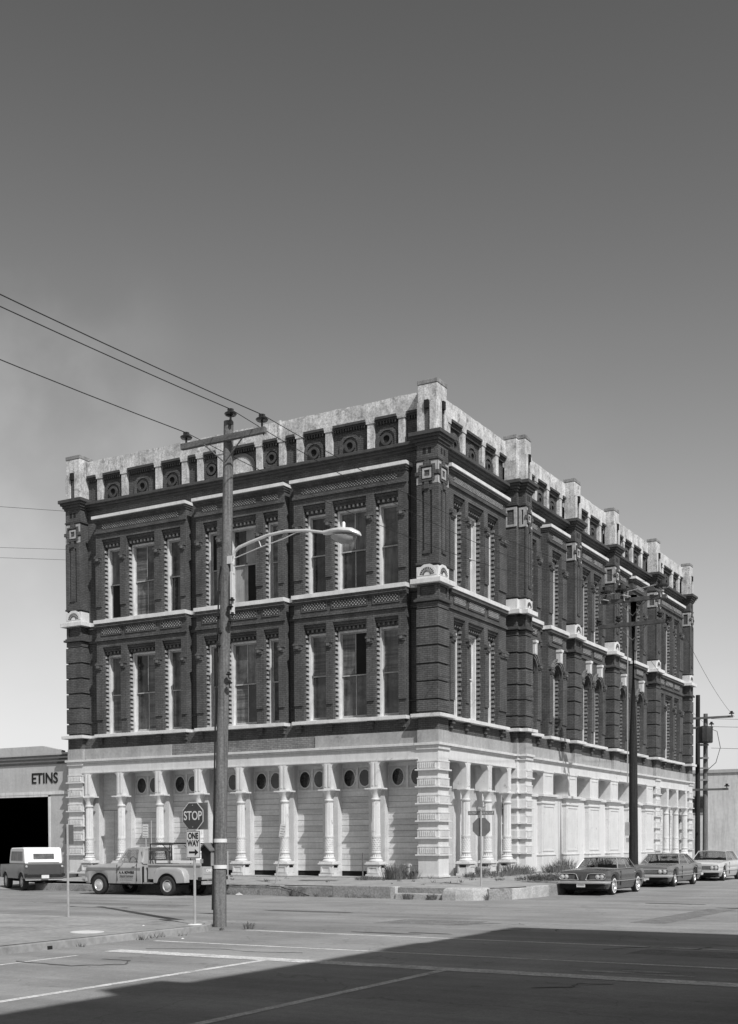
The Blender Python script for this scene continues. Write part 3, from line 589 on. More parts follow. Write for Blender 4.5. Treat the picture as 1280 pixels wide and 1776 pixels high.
def pier(x0, x1, y0, y1, faces, iron=True, n2=5):
    """x/y footprint; faces = [(T, u0, u1, d)] whose fronts carry ornament"""
    def blk(name, e, z0, z1, mt, bevel=0):
        return rbox(MB(), x0, x1, y0, y1, e, z0, z1).build(name, mt, B, bevel=bevel)
    # iron storey
    if iron: iron_part(x0, x1, y0, y1, faces, blk)
    if iron: blk('iron_cornice', .12, 5.4, 5.5, M['ironshade'], .008); blk('iron_cornice', .06, 5.24, 5.4, M['ironshade'], .008)
    blk('plaster_block', .02, 5.5, 6.0, M['plaster']); blk('pier_brick', .0, 6.0, 6.48, M['brick'])
    blk('sill_band', .22, 6.48, S2, M['stone'], .012)
    zs = [6.66, 7.14, 7.85, 8.52, 9.22, 9.92, 10.66]
    blk('pier_core', -.03, S2, 11.63, M['brick'])
    for a, b in zip(zs[:-1], zs[1:]): blk('quoin_block', .045, a + .055, b, M['brick'], .02)
    blk('pier_moulding', .02, 10.72, 10.92, M['brick']); blk('pier_moulding', .12, 10.95, 11.04, M['darktrim'], .01); blk('pier_moulding', .06, 11.04, 11.1, M['brick'])
    for (T, u0, u1, d) in faces:
        g = MB(T)
        for q in ((u0, u0 + .13, 11.1, 11.63), (u1 - .13, u1, 11.1, 11.63), (u0 + .13, u1 - .13, 11.1, 11.18), (u0 + .13, u1 - .13, 11.54, 11.63)): g.box(q[0], q[1], d - .03, d + .03, q[2], q[3])
        g.build('panel_frame', M['brick'], B)
    blk('sill_band', .22, 11.63, 11.82, M['stone'], .012)
    fb = blk('fan_block', .03, 11.82, 12.3, M['stone'], .012)
    for (T, u0, u1, d) in faces:
        uc = (u0 + u1) / 2; r = (u1 - u0) * .36
        g = MB(T); g.prism([(uc + (r + .1) * math.cos(math.radians(t)), 11.95 + (r + .13) * math.sin(math.radians(t))) for t in range(0, 181, 12)], d - .03, d + .045); g.build('fan_arch', M['stone'], fb)
        g = MB(T)
        for k in range(11):
            t0, t1 = math.radians(8 + k * 15.5), math.radians(8 + k * 15.5 + 9)
            for ra, rb in ((r * .42, r * .68), (r * .74, r * 1.0)):
                g.prism([(uc + ra * math.cos(t0), 11.95 + ra * math.sin(t0)), (uc + rb * math.cos(t0), 11.95 + rb * math.sin(t0)), (uc + rb * math.cos(t1), 11.95 + rb * math.sin(t1)), (uc + ra * math.cos(t1), 11.95 + ra * math.sin(t1))], d + .04, d + .056)
        g.build('fan_carving', M['darktrim'], fb, kind='stuff')
    blk('pier_core', -.02, 12.15, 17.0, M['brick']); blk('pier_moulding', .05, 12.38, 12.46, M['brick'])
    # upper shaft faces with two long slots
    for (T, u0, u1, d) in faces:
        w = u1 - u0; g = MB(T)
        for q0, q1 in ((u0, u0 + w * .25), (u0 + w * .36, u0 + w * .64), (u0 + w * .75, u1)): g.box(q0, q1, d - .02, d + .045, 12.75, 15.2)
        g.box(u0, u1, d - .02, d + .045, 12.46, 12.75); g.box(u0, u1, d - .02, d + .045, 15.2, 15.42)
        g.build('slotted_face', M['brick'], B)
        g = MB(T); g.box(u0 + w * .33, u0 + w * .67, d + .045, d + .09, 12.78, 12.9); g.box(u0 + w * .38, u0 + w * .62, d + .045, d + .11, 15.26, 15.42); g.build('slot_bracket', M['darktrim'], B)
        # key ornament
        g = MB(T); g.box(u0 + .0, u1, d - .02, d + .02, 15.42, 16.36); key = g.build('key_panel', M['brick'], B)
        g = MB(T); g.box(u0 - .01, u0 + w * .3, d + .018, d + .03, 16.2, 16.3); g.box(u1 - w * .3, u1 + .01, d + .018, d + .03, 16.2, 16.3)
        g.box(u0 - .01, u0 + w * .1, d + .018, d + .03, 15.95, 16.2); g.box(u1 - w * .1, u1 + .01, d + .018, d + .03, 15.95, 16.2)
        g.box(u0 - .01, u0 + w * .12, d + .018, d + .03, 15.46, 15.74); g.box(u1 - w * .12, u1 + .01, d + .018, d + .03, 15.46, 15.74); g.box(u0 + w * .12, u0 + w * .26, d + .018, d + .03, 15.46, 15.56); g.box(u1 - w * .26, u1 - w * .12, d + .018, d + .03, 15.46, 15.56)
        g.build('white_bricks', M['quoin2'], key)
        uc = (u0 + u1) / 2; h = w * .36; g = MB(T); zc = 15.87
        g.box(uc - h, uc + h, d, d + .08, zc + h * .8, zc + h); g.box(uc - h, uc + h, d, d + .08, zc - h, zc - h * .8); g.box(uc - h, uc - h * .8, d, d + .08, zc - h * .8, zc + h * .8); g.box(uc + h * .8, uc + h, d, d + .08, zc - h * .8, zc + h * .8)
        g.box(uc - .09, uc + .09, d, d + .075, zc + h, 16.36); g.box(uc - .09, uc + .09, d, d + .075, 15.42, zc - h); g.box(u0 - .06, uc - h, d, d + .075, zc - .07, zc + .07); g.box(uc + h, u1 + .06, d, d + .075, zc - .07, zc + .07)
        g.build('key_frame', M['brick'], key)
        g = MB(T); q = h * .62
        for bb in ((uc - q, uc + q, zc - q, zc - q * .6), (uc - q, uc + q, zc + q * .6, zc + q), (uc - q, uc - q * .6, zc - q * .6, zc + q * .6), (uc + q * .6, uc + q, zc - q * .6, zc + q * .6)): g.box(bb[0], bb[1], d + .015, d + .05, bb[2], bb[3])
        g.build('key_square', M['quoin2'], key)
        g = MB(T)
        for k in (.3, .56):
            g.box(u0 + w * k, u0 + w * (k + .16), d - .0, d + .012, 16.62, 16.84)
        g.build('notch_shade', M['hole'], key)  # raised near-black plates paint the shade of two notches
    blk('pier_moulding', .04, 16.38, 16.44, M['darktrim']); blk('pier_neck', .01, 16.44, 17.0, M['brick'])
    for i, (z0, z1, e) in enumerate(((16.98, 17.08, .06), (17.08, 17.2, .12), (17.2, 17.3, .19), (17.3, 17.45, .26))): blk('pier_cornice', e, z0, z1, M['darktrim'], .012)
    # stucco block with slots
    sb = blk('stucco_block', -.02, 17.45, 19.3, M['stucco'], .02)
    rbox(MB(), x0, x1, y0, y1, .0, 19.3, 19.47).build('block_cap', M['cap'], sb, bevel=.02)
    for (T, u0, u1, d) in faces:
        w = u1 - u0; g = MB(T); g.box(u0 + .02, u0 + w * .36, d - .03, d + .03, 17.45, 18.62); g.box(u1 - w * .36, u1 - .02, d - .03, d + .03, 17.45, 18.62); g.build('stucco_strip', M['stucco'], sb)
        g = MB(T); g.box(u0 + w * .36, u1 - w * .36, d - .03, d - .012, 17.45, 18.35); g.build('slot', M['brick'], sb)
        g = MB(T); g.box(u0 + w * .4, u1 - w * .4, d - .02, d + .1, 18.35, 18.66); g.build('slot_bracket', M['hole'], sb)
M['quoin2'] = mat('whitewashed_brick', 0.36, 0.25, 7, 0.85, fine=0.15)
pier(-.88, 0, 0, .9, [(TL, 0, .88, 0), (TR, 0, .9, 0)])
pier(-LEN_L, -LEN_L + .88, 0, .9, [(TL, LEN_L - .88, LEN_L, 0)])
pier(-.55, .08, 7.58, 8.5, [(TR, 7.6, 7.78, .08)] if False else [])
pier(-.55, .4, 7.8, 8.5, [(TR, 7.8, 8.5, .4)])
for a, b in ((14.95, 15.87), (21.0, 21.85), (28.65, 29.52), (36.0, LEN_R)):
    pier(-.55, .03, a, b, [(TR, a, b, .03)], iron=a > 25)
# white bordered panels on the near sides of the free-standing piers
for y, x0, x1 in ((7.58, -.5, .05), (7.8, .1, .4), (14.95, -.5, 0), (21.0, -.5, 0), (28.65, -.5, 0), (36.0, -.5, 0)):
    m = MB(); 
    m.box(x0, x1 + .03, y - .022, y + .03, 15.46, 15.56); m.box(x0, x1 + .03, y - .022, y + .03, 16.2, 16.3); m.box(x0, x0 + .12, y - .022, y + .03, 15.56, 16.2); m.box(x1 - .1, x1 + .03, y - .022, y + .03, 15.56, 16.2)
    m.build('white_bricks', M['quoin2'], B)

# ---- storefronts
LZ = 4.87
def column(T, c, d=-.1):
    P_ = MB(T); P_.box(c - .33, c + .33, d - .3, d + .3, ZB, .36); P_.box(c - .29, c + .29, d - .26, d + .26, .36, .74); P_.box(c - .36, c + .36, d - .33, d + .33, .74, .80); P_.box(c - .32, c + .32, d - .29, d + .29, .80, .86)
    p = P_.build('column', M['iron'], B, bevel=.012)
    q = MB(T)   # raised frame of the pedestal face
    for bb in ((c - .24, c - .17, .4, .7), (c + .17, c + .24, .4, .7), (c - .17, c + .17, .63, .7), (c - .17, c + .17, .4, .45)): q.box(bb[0], bb[1], d + .26, d + .285, bb[2], bb[3])
    for bb in ((d - .21, d - .15), (d + .15, d + .21)): q.box(c - .31, c - .29, bb[0], bb[1], .4, .7); q.box(c - .31 + .0, c - .285, d - .15, d + .15, .63, .7)
    for bb in ((d - .21, d - .15), (d + .15, d + .21)): q.box(c + .285, c + .31, bb[0], bb[1], .4, .7); q.box(c + .285, c + .31, d - .15, d + .15, .63, .7)
    q.build('pedestal_panel', M['iron'], p)
    T2 = lambda a, b, z: T(c + a, d + b, z)
    s = MB(T2); s.lathe([(.27, .86), (.285, .9), (.25, .94), (.225, .98), (.245, 1.02), (.20, 1.06)], n=20); s.build('base_moulding', M['iron'], p, smooth=True)
    s = MB(T2); s.lathe([(.195, 1.05), (.19, 1.2)], n=28, flute=.13); s.build('lower_flutes', M['iron'], p)
    s = MB(T2); s.lathe([(.205, 1.2), (.205, 1.25), (.185, 1.27), (.18, 1.83), (.2, 1.85), (.2, 1.92)], n=20); s.build('shaft_drum', M['iron'], p, smooth=True)
    s = MB(T2)   # diamond pattern knobs
    for r_ in range(7):
        for k in range(12):
            a = 2 * math.pi * (k + (r_ % 2) * .5) / 12; z = 1.33 + r_ * .08
            ca, sa = math.cos(a), math.sin(a); ta = (-sa * .03, ca * .03); R_ = .182
            s.add([(R_ * ca + ta[0], R_ * sa + ta[1], z), (R_ * ca, R_ * sa, z - .034), (R_ * ca - ta[0], R_ * sa - ta[1], z), (R_ * ca, R_ * sa, z + .034), ((R_ + .022) * ca, (R_ + .022) * sa, z)], [(0, 1, 4), (1, 2, 4), (2, 3, 4), (3, 0, 4)])
    s.build('diamond_relief', M['iron'], p, kind='stuff')
    s = MB(T2); s.lathe([(.178, 1.92), (.165, 3.3)], n=32, flute=.12); s.build('fluted_shaft', M['iron'], p)
    s = MB(T2); s.lathe([(.18, 3.3), (.2, 3.33), (.2, 3.37), (.165, 3.39), (.165, 3.5), (.2, 3.62), (.27, 3.74)], n=20); s.build('capital', M['iron'], p, smooth=True)
    s = MB(T); s.box(c - .42, c + .42, d - .2, d + .2, 3.74, 3.8); s.build('capital_plate', M['iron'], p, bevel=.01)
    s = MB(T); s.box(c - .17, c + .17, d - .5, d + .12, 3.8, LZ); s.box(c - .12, c - .04, d + .12, d + .14, 3.9, LZ - .05); s.box(c + .04, c + .12, d + .12, d + .14, 3.9, LZ - .05); s.build('upper_post', M['iron'], p)
    # curved brackets easing into the lintel
    for sg in (-1, 1):
        R_ = .27; poly = [(c + sg * .17, LZ - R_)] + [(c + sg * (.17 + R_ - R_ * math.cos(math.radians(t))), LZ - R_ + R_ * math.sin(math.radians(t))) for t in range(10, 91, 16)] + [(c + sg * .17, LZ)]
        poly = [(c + sg * .17, LZ - R_)] + [(c + sg * (.17 + R_ * (1 - math.cos(math.radians(t)))), LZ - R_ + R_ * math.sin(math.radians(t))) for t in range(15, 91, 15)] + [(c + sg * .17, LZ)]
        k = MB(T); k.prism(poly, d - .2, d + .1); k.build('lintel_bracket', M['iron'], p)
    return p

def lintel(T, a, b, mt='iron'):
    m = MB(T); m.box(a, b, -1.02, .0, LZ, 5.24); m.build('lintel', M['iron'], B)
    m = MB(T); m.box(a, b, .0, .03, LZ, LZ + .05); m.build('lintel_bead', M['iron'], B)

def bay_infill(T, a, b, style='boards', ovals=True):
    """boarded storefront behind the columns between fins a..b"""
    ds = -.92
    if style == 'boards':
        z = .46; k = 0
        while z < 3.6:
            h = .235
            m = MB(T); m.box(a, b, ds - .05, ds + random.uniform(-.006, .008), z + .006, z + h - .006); m.build('board', random.choice((M['board'], M['board'], M['board2'])), B, fix=False); z += h; k += 1
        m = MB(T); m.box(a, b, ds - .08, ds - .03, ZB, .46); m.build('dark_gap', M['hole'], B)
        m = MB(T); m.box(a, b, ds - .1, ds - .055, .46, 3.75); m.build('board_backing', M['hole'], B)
        zt = z
    else:
        zt = 3.6
        if style == 'door':
            m = MB(T); mid = a + (b - a) * .45
            m.box(a, mid - .01, ds - .05, ds, .3, 3.17); m.build('door_leaf', M['board2'], B)
            m = MB(T); m.box(mid + .01, b, ds - .05, ds, .3, 3.17); m.build('door_leaf', M['board2'], B)
            m = MB(T); m.box(a, b, ds - .05, ds - .0, 3.19, 4.6); m.build('panel_above_door', M['board2'], B)
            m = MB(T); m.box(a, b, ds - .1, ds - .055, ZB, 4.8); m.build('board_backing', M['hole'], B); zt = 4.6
        else:
            m = MB(T); m.box(a, b, ds - .06, ds, ZB, 3.6); m.build('sheet_panel', M['panel'], B)
    if style == 'door': 
        m = MB(T); m.box(a, b, ds - .06, ds - .0, 4.6, LZ); m.build('transom_rail', M['board2'], B); return
    m = MB(T); m.box(a, b, ds - .1, ds - .04, zt, LZ); tp = m.build('transom_panel', M['board2'], B)
    m = MB(T)
    m.box(a, b, ds - .04, ds + .01, zt, zt + .1); m.box(a, b, ds - .04, ds + .01, LZ - .16, LZ); n = 2; w = (b - a) / n
    for k in range(n + 1):
        u = a + w * k; m.box(max(a, u - .05), min(b, u + .05), ds - .04, ds + .005, zt + .1, LZ - .16)
    m.build('transom_frame', M['board'], tp)
    if ovals:
        for k in range(n):
            uc = a + w * (k + .5); zc = (zt + LZ - .06) / 2 + .0
            pane = MB(T); R_ = min(.26, w * .36)
            pane.prism([(uc + R_ * math.copysign(abs(math.cos(t)) ** .75, math.cos(t)), zc + .33 * math.copysign(abs(math.sin(t)) ** .7, math.sin(t))) for t in [2 * math.pi * i / 24 for i in range(24)]], ds - .04, ds - .02)
            pane.build('oval_pane', M['glass'][2], tp)
            rg = MB(T); rg.ring(uc, zc, R_ * 1.0, R_ * 1.16, ds - .04, ds + .0, 24, rz=1.3); rg.build('oval_surround', M['board'], tp)

def storefront(T, a, b, cols, styles):
    lintel(T, a, b)
    m = MB(T); m.box(a, b, -1.05, .35, ZB - .12, ZB); m.build('threshold', M['concrete'], B)
    fins = []
    for c in cols:
        column(T, c); f0, f1 = c - .12, c + .62
        if f1 > b: f1 = b
        m = MB(T); m.box(f0, f1, -.92, -.6, ZB, LZ); m.build('storefront_pier', M['ironshade'], B); fins.append((f0, f1))
    m = MB(T); m.box(a - .02, a + .1, -.95, -.55, ZB, LZ); m.build('storefront_pier', M['ironshade'], B)
    cur = a + .1; k = 0
    for f0, f1 in fins + [(b, b)]:
        if f0 - cur > .3: bay_infill(T, cur, f0, styles[k % len(styles)] if k < len(styles) else styles[-1]); k += 1
        cur = f1
storefront(TL, .88, LEN_L - .88, [2.83, 5.03, 7.2, 9.44, 11.65, 13.85, 16.07, 18.0], ['boards'] * 7 + ['door'])
storefront(TR, .9, 7.58, [2.7, 4.85, 6.9], ['boards'])
storefront(TR, 29.52, 36.0, [31.2, 33.3, 35.35], ['boards'])
# middle of the right ground floor: six flat pilasters with sheeted openings between them
MA, MBND = 8.5, 28.65
lintel(TR, MA, MBND)
m = MB(TR); m.box(MA, MBND, -1.0, .2, ZB - .12, ZB); m.build('threshold', M['concrete'], B)
segs = [(10.7 + 3.2 * k, 12.35 + 3.2 * k) for k in range(6)]
for p, q in segs:
    m = MB(TR); m.box(p, q, -.6, -.0, ZB, 3.7); pl = m.build('pilaster', M['iron'], B)
    for z0, z1, e, nm in ((3.42, 3.5, .05, 'neck_moulding'), (3.66, 3.74, .07, 'capital'), (3.74, 3.86, .16, 'capital'), (ZB, 1.0, .05, 'plinth'), (1.0, 1.06, .08, 'plinth_cap')):
        m = MB(TR); m.box(p - e, min(q + e, MBND), -.6, e, z0, z1); m.build(nm, M['iron'], pl, bevel=.01)
    m = MB(TR); m.box(p + .12, p + .19, .0, .025, 1.2, 3.34); m.box(q - .19, q - .12, .0, .025, 1.2, 3.34); m.box(p + .19, q - .19, .0, .025, 3.27, 3.34); m.box(p + .19, q - .19, .0, .025, 1.2, 1.27); m.build('pilaster_panel', M['iron'], pl)
    m = MB(TR); m.box(p + .2, q - .2, -.9, .0, 3.86, LZ); m.build('upper_post', M['iron'], pl)
    m = MB(TR); m.box(p + .34, p + .38, .0, .02, 3.95, LZ - .12); m.box(q - .38, q - .34, .0, .02, 3.95, LZ - .12); m.box(p + .38, q - .38, .0, .02, LZ - .16, LZ - .12); m.build('post_panel', M['iron'], pl)
    for sg, e in ((-1, p + .2), (1, q - .2)):
        R_ = .2; k = MB(TR); k.prism([(e, LZ - R_)] + [(e + sg * R_ * (1 - math.cos(math.radians(t))), LZ - R_ + R_ * math.sin(math.radians(t))) for t in range(15, 91, 15)] + [(e, LZ)], -.3, -.01); k.build('lintel_bracket', M['iron'], pl)
edges = [MA] + [e for s_ in segs for e in s_] + [MBND]
for i in range(0, len(edges), 2):
    p, q = edges[i], edges[i + 1]
    if q - p < .15: continue
    m = MB(TR); m.box(p, q, -.35, -.22, ZB, 3.72); m.build('sheet_panel', M['panel'], B)
    m = MB(TR); m.box(p, q, -.62, -.12, 3.72, 3.84); m.build('transom_bar', M['iron'], B)
    a_, b_ = (p - .2 if i else p), (q + .2 if q < MBND else q)
    m = MB(TR); m.box(a_, b_, -.98, -.94, 3.84, LZ); t_ = m.build('transom_panel', M['board'], B)
    mid = (a_ + b_) / 2; m = MB(TR); m.box(mid - .05, mid + .05, -.94, -.55, 3.84, LZ); m.build('transom_mullion', M['ironshade'], t_)
    for c0, c1 in ((a_ + .06, mid - .1), (mid + .1, b_ - .06)):
        m = MB(TR); m.box(c0, c1, -.94, -.93, 3.95, LZ - .08); m.build('transom_pane', M['tpane'], t_)
    # raised bead along the lintel edge
    m = MB(TR); m.box(a_ + .05, b_ - .05, .03, .09, LZ + .02, LZ + .08); m.build('opening_hood', M['iron'], t_, bevel=.01)
# small iron spikes on the left parapet
for u in (1.0 + 14.6, 14.3):
    m = MB(TL); m.box(u - .015, u + .015, -.5, -.46, 18.55, 18.95); m.build('iron_spike', M['blackmetal'], B)
m = MB(TL); m.box(7.5, 7.6, -.5, -.4, 18.5, 19.25); m.build('parapet_buttress', M['stucco'], B)

# ================================================================== GROUND
def sheet(name, pts, m, kind='structure', parent=None, off=0.0, z=None):
    """flat polygon following the road's slight fall"""
    me = bpy.data.meshes.new(name); me.from_pydata([(x, y, (gz(y) if z is None else z) + off) for x, y in pts], [], [tuple(range(len(pts)))]); me.materials.append(m)
    o = bpy.data.objects.new(name, me); COL.objects.link(o)
    if parent: o.parent = parent
    elif kind: o['kind'] = kind
    return o
def grid_sheet(name, x0, x1, ys, m, off=0.0, fz=None, nx=1):
    v = []; f = []; xs = [x0 + (x1 - x0) * i / nx for i in range(nx + 1)]
    for y in ys:
        for x in xs: v.append((x, y, (fz(x, y) if fz else gz(y)) + off))
    k = nx + 1
    for j in range(len(ys) - 1):
        for i in range(nx): f.append((j * k + i, j * k + i + 1, (j + 1) * k + i + 1, (j + 1) * k + i))
    me = bpy.data.meshes.new(name); me.from_pydata(v, [], f); me.materials.append(m); o = bpy.data.objects.new(name, me); COL.objects.link(o); o['kind'] = 'structure'; return o
grid_sheet('road', -900, 900, [-900, -60, -30, -10, 10, 60, 900], M['road'])

def strip(name, p, q, w, m=None, off=.004, w1=None):
    p = Vector(p); q = Vector(q); t = (q - p).normalized(); n = Vector((-t.y, t.x)); w1 = w1 or w; pts = []
    L = (q - p).length; k = max(2, int(L / 3))
    me = bpy.data.meshes.new(name); v = []; f = []
    for i in range(k + 1):
        c = p + t * L * i / k; ww = (w + (w1 - w) * i / k) / 2
        for s in (-1, 1): v.append((c.x + n.x * ww * s, c.y + n.y * ww * s, gz(c.y) + off))
    f = [(2 * i, 2 * i + 1, 2 * i + 3, 2 * i + 2) for i in range(k)]
    me.from_pydata(v, [], f); me.materials.append(m or M['paintline']); o = bpy.data.objects.new(name, me); COL.objects.link(o); o['kind'] = 'structure'; return o
strip('stop_line', (5.3, -24.55), (20.5, -24.85), .48)
strip('lane_line', (9.0, -24.75), (9.0, -60), .16); strip('lane_line', (12.5, -24.75), (12.5, -60), .16)
M['utility_cut'] = mat('utility_cut_asphalt', 0.17, 0.2, 2.5, 0.9, fine=0.25)
for pts in ([(6.1, -15.9), (8.6, -15.7), (8.5, -14.2), (6.2, -14.35)], [(11.8, -13.2), (12.7, -13.3), (12.9, -6.8), (12.1, -6.7)], [(-9.0, -12.0), (-3.2, -12.1), (-3.2, -11.2), (-9.1, -11.1)], [(14.2, -20.9), (17.9, -21.1), (17.8, -20.0), (14.3, -19.9)]):
    sheet('road_patch', pts, M['utility_cut'], off=.0025)
strip('lane_line', (5.4, -25.6), (5.4, -32), .1)
strip('crosswalk_line', (4.6, -22.45), (20.5, -22.7), .15); strip('crosswalk_line', (4.6, -19.2), (20.5, -19.6), .15)
M['faintline'] = mat('faint_road_paint', 0.31, 0.15, 2.0, 0.8, fine=0.15)
strip('lane_line', (-30, -8.3), (1.8, -8.6), .12, M['faintline'])
# pale scuffed mark on the road at right and tar cracks
def blob(name, cx, cy, rx, ry, m, n=18, off=.006, seed=1, kind='structure'):
    rnd = random.Random(seed); pts = []
    for i in range(n):
        a = 2 * math.pi * i / n; k = rnd.uniform(.72, 1.15); pts.append((cx + rx * k * math.cos(a), cy + ry * k * math.sin(a)))
    return sheet(name, pts, m, off=off)
M['mark'] = mat('scraped_paint', 0.36, 0.3, 5, 0.8, fine=0.3)
blob('scuff_mark', 14.9, -23.95, .55, .14, M['mark'], seed=3); blob('scuff_mark', 15.5, -23.7, .5, .12, M['mark'], seed=8); blob('scuff_mark', 15.9, -24.05, .4, .1, M['mark'], seed=5)
M['patch'] = mat('asphalt_patch', 0.10, 0.2, 3, 0.9, fine=0.2)
blob('road_patch', 7.9, -18.6, .85, .14, M['patch'], seed=2); blob('road_patch', 8.9, -18.25, .6, .1, M['patch'], seed=4)
blob('road_patch', 13.5, -6.2, 1.4, .35, M['patch'], seed=9); blob('road_patch', 10.5, -4.5, 1.0, .25, M['patch'], seed=12); blob('road_patch', 2.0, -12.5, 1.6, .22, M['patch'], seed=14)
def crack(pts, w=.03, seed=0):
    rnd = random.Random(seed); v = []; f = []; P_ = []
    for (x0, y0), (x1, y1) in zip(pts[:-1], pts[1:]):
        for k in range(6): P_.append((x0 + (x1 - x0) * k / 6 + rnd.uniform(-.04, .04), y0 + (y1 - y0) * k / 6 + rnd.uniform(-.04, .04)))
    for i, (x, y) in enumerate(P_):
        ww = w * rnd.uniform(.4, 1.3); v += [(x - ww, y + ww, gz(y) + .005), (x + ww, y - ww, gz(y) + .005)]
    f = [(2 * i, 2 * i + 1, 2 * i + 3, 2 * i + 2) for i in range(len(P_) - 1)]
    me = bpy.data.meshes.new('tar_crack'); me.from_pydata(v, [], f); me.materials.append(M['crack']); o = bpy.data.objects.new('tar_crack', me); COL.objects.link(o); o['kind'] = 'structure'
crack([(5.2, -26.9), (6.6, -27.0), (7.3, -26.4), (6.9, -25.9), (6.1, -25.9)], .05, 1)
crack([(5.6, -24.0), (6.9, -23.4), (8.1, -23.6), (9.0, -23.3)], .02, 2)
crack([(13.6, -20.3), (14.2, -19.4), (15.1, -19.6), (15.3, -18.9)], .03, 3); crack([(9.9, -17.1), (10.4, -16.4), (11.2, -16.6), (10.9, -15.7)], .03, 4)
crack([(14.6, -26.4), (15.1, -26.0), (15.0, -25.6), (15.6, -25.5)], .022, 5); crack([(8.2, -15.6), (8.9, -14.8), (9.8, -15.0), (9.2, -14.2)], .025, 6)

# ---- near pavement (lower left): x < 4, y < -18.7, rounded corner
def rounded(x1, y1, r, n=8):
    return [(x1 - r + r * math.sin(math.pi / 2 * i / n), y1 - r + r * math.cos(math.pi / 2 * i / n)) for i in range(n + 1)]
outer = [(-60, -18.75)] + rounded(4.05, -18.75, 1.5) + [(4.05, -70)]
def kerbline(name, pts, w, h, zf, m, top_m=None, segs=True, parentname=True):
    """a kerb along pts (outer edge), w wide to the left of travel, as separate stones"""
    root = bpy.data.objects.new(name, None); COL.objects.link(root); root['kind'] = 'structure'; rnd = random.Random(5)
    acc = []
    for a, b in zip(pts[:-1], pts[1:]):
        A, Bp = Vector(a), Vector(b); L = (Bp - A).length; k = max(1, round(L / 2.6)) if L > 3 else 1
        if L > 40: k = 8
        for i in range(k):
            p = A.lerp(Bp, i / k); q = A.lerp(Bp, (i + 1) / k); t = (q - p).normalized(); n = Vector((t.y, -t.x)) * -1; g = .008
            if L > 3: q = q - t * g * 2
            n = Vector((t.y, -t.x)); hh = h + rnd.uniform(-.006, .006)
            vs = []
            for c, s in ((p, 0), (q, 0), (q, 1), (p, 1)):
                e = c + n * w * s; vs.append((e.x, e.y, gz(c.y) - .1))
            for c, s in ((p, 0), (q, 0), (q, 1), (p, 1)):
                e = c + n * w * s; vs.append((e.x + (n.x * .02 if s == 0 else 0), e.y + (n.y * .02 if s == 0 else 0), gz(c.y) + hh))
            mb = MB(); mb.add(vs, [(0, 3, 2, 1), (4, 5, 6, 7), (0, 1, 5, 4), (1, 2, 6, 5), (2, 3, 7, 6), (3, 0, 4, 7)]); mb.build('kerb_stone', m, root, bevel=.015)
    return root
kerbline('near_kerb', outer, .18, .15, None, M['concrete'])
inner = [(-60, -18.93)] + rounded(3.87, -18.93, 1.33) + [(3.87, -70)]
me = bpy.data.meshes.new('near_pavement'); v = [(x, y, gz(y) + .147) for x, y in inner] + [(-60, -70, gz(-60) + .147)]
me.from_pydata(v, [], [tuple(range(len(v)))]); me.materials.append(M['concrete']); o = bpy.data.objects.new('near_pavement', me); COL.objects.link(o); o['kind'] = 'structure'
M['joint'] = mat('pavement_joint', 0.16, 0.2, 3, 0.9)
for y in (-21.3, -24.2, -27.1): sheet('pavement_joint', [(-50, y), (3.85, y), (3.85, y + .02), (-50, y + .02)], M['joint'], off=.152)
for x in (1.6, -1.2, -4.0): sheet('pavement_joint', [(x, -60), (x + .02, -60), (x + .02, -18.95), (x, -18.95)], M['joint'], off=.151)
# cover plate, storm-drain hole in the kerb
m = MB(); m.lathe([(.36, gz(-22.7) + .14), (.36, gz(-22.7) + .16), (.30, gz(-22.7) + .163), (.30, gz(-22.7) + .158)], (3.0, -22.75), 28); tag(m.build('manhole_cover', M['signwhite']), 'small round pale metal cover set in the pavement behind the stop sign', 'manhole cover')
m = MB(); m.box(4.02, 4.056, -24.97, -24.85, gz(-25) - .02, gz(-25) + .07); m.build('kerb_drain_hole', M['hole'], None); bpy.data.objects['kerb_drain_hole']['kind'] = 'structure'

# ---- far pavement round the brick building (raised high, broken kerb)
KH = .40
fo = [(-17.0, -4.35), (-10.2, -4.35), (1.9, -5.0)] + [(3.0, -5.15), (3.9, -4.85), (4.6, -4.2), (4.95, -3.2)] + [(5.0, -1.0), (5.05, 12), (5.05, 45)]
def kfar(x, y):
    return gz(y) + KH
xs = fo
me = bpy.data.meshes.new('corner_pavement')
inn = [(-17.0, -4.1), (-10.2, -4.1), (1.85, -4.72)] + [(2.95, -4.88), (3.72, -4.62), (4.36, -4.05), (4.67, -3.1)] + [(4.72, -1.0), (4.77, 12), (4.77, 45)]
v = [(x, y, kfar(x, y) - .004) for x, y in inn] + [(-.6, 45, .3), (-.6, 0.2, ZB - .012), (-17.0, .2, ZB - .012)]
k = len(inn)
me.from_pydata(v, [], [(0, 1, k + 2), (1, 2, k + 1, k + 2), (2, 3, k + 1), (3, 4, k + 1), (4, 5, k + 1), (5, 6, k + 1), (6, 7, k + 1), (7, 8, k, k + 1), (8, 9, k)]); me.materials.append(M['concrete'])
o = bpy.data.objects.new('corner_pavement', me); COL.objects.link(o); o['kind'] = 'structure'
kr = bpy.data.objects.new('far_kerb', None); COL.objects.link(kr); kr['kind'] = 'structure'
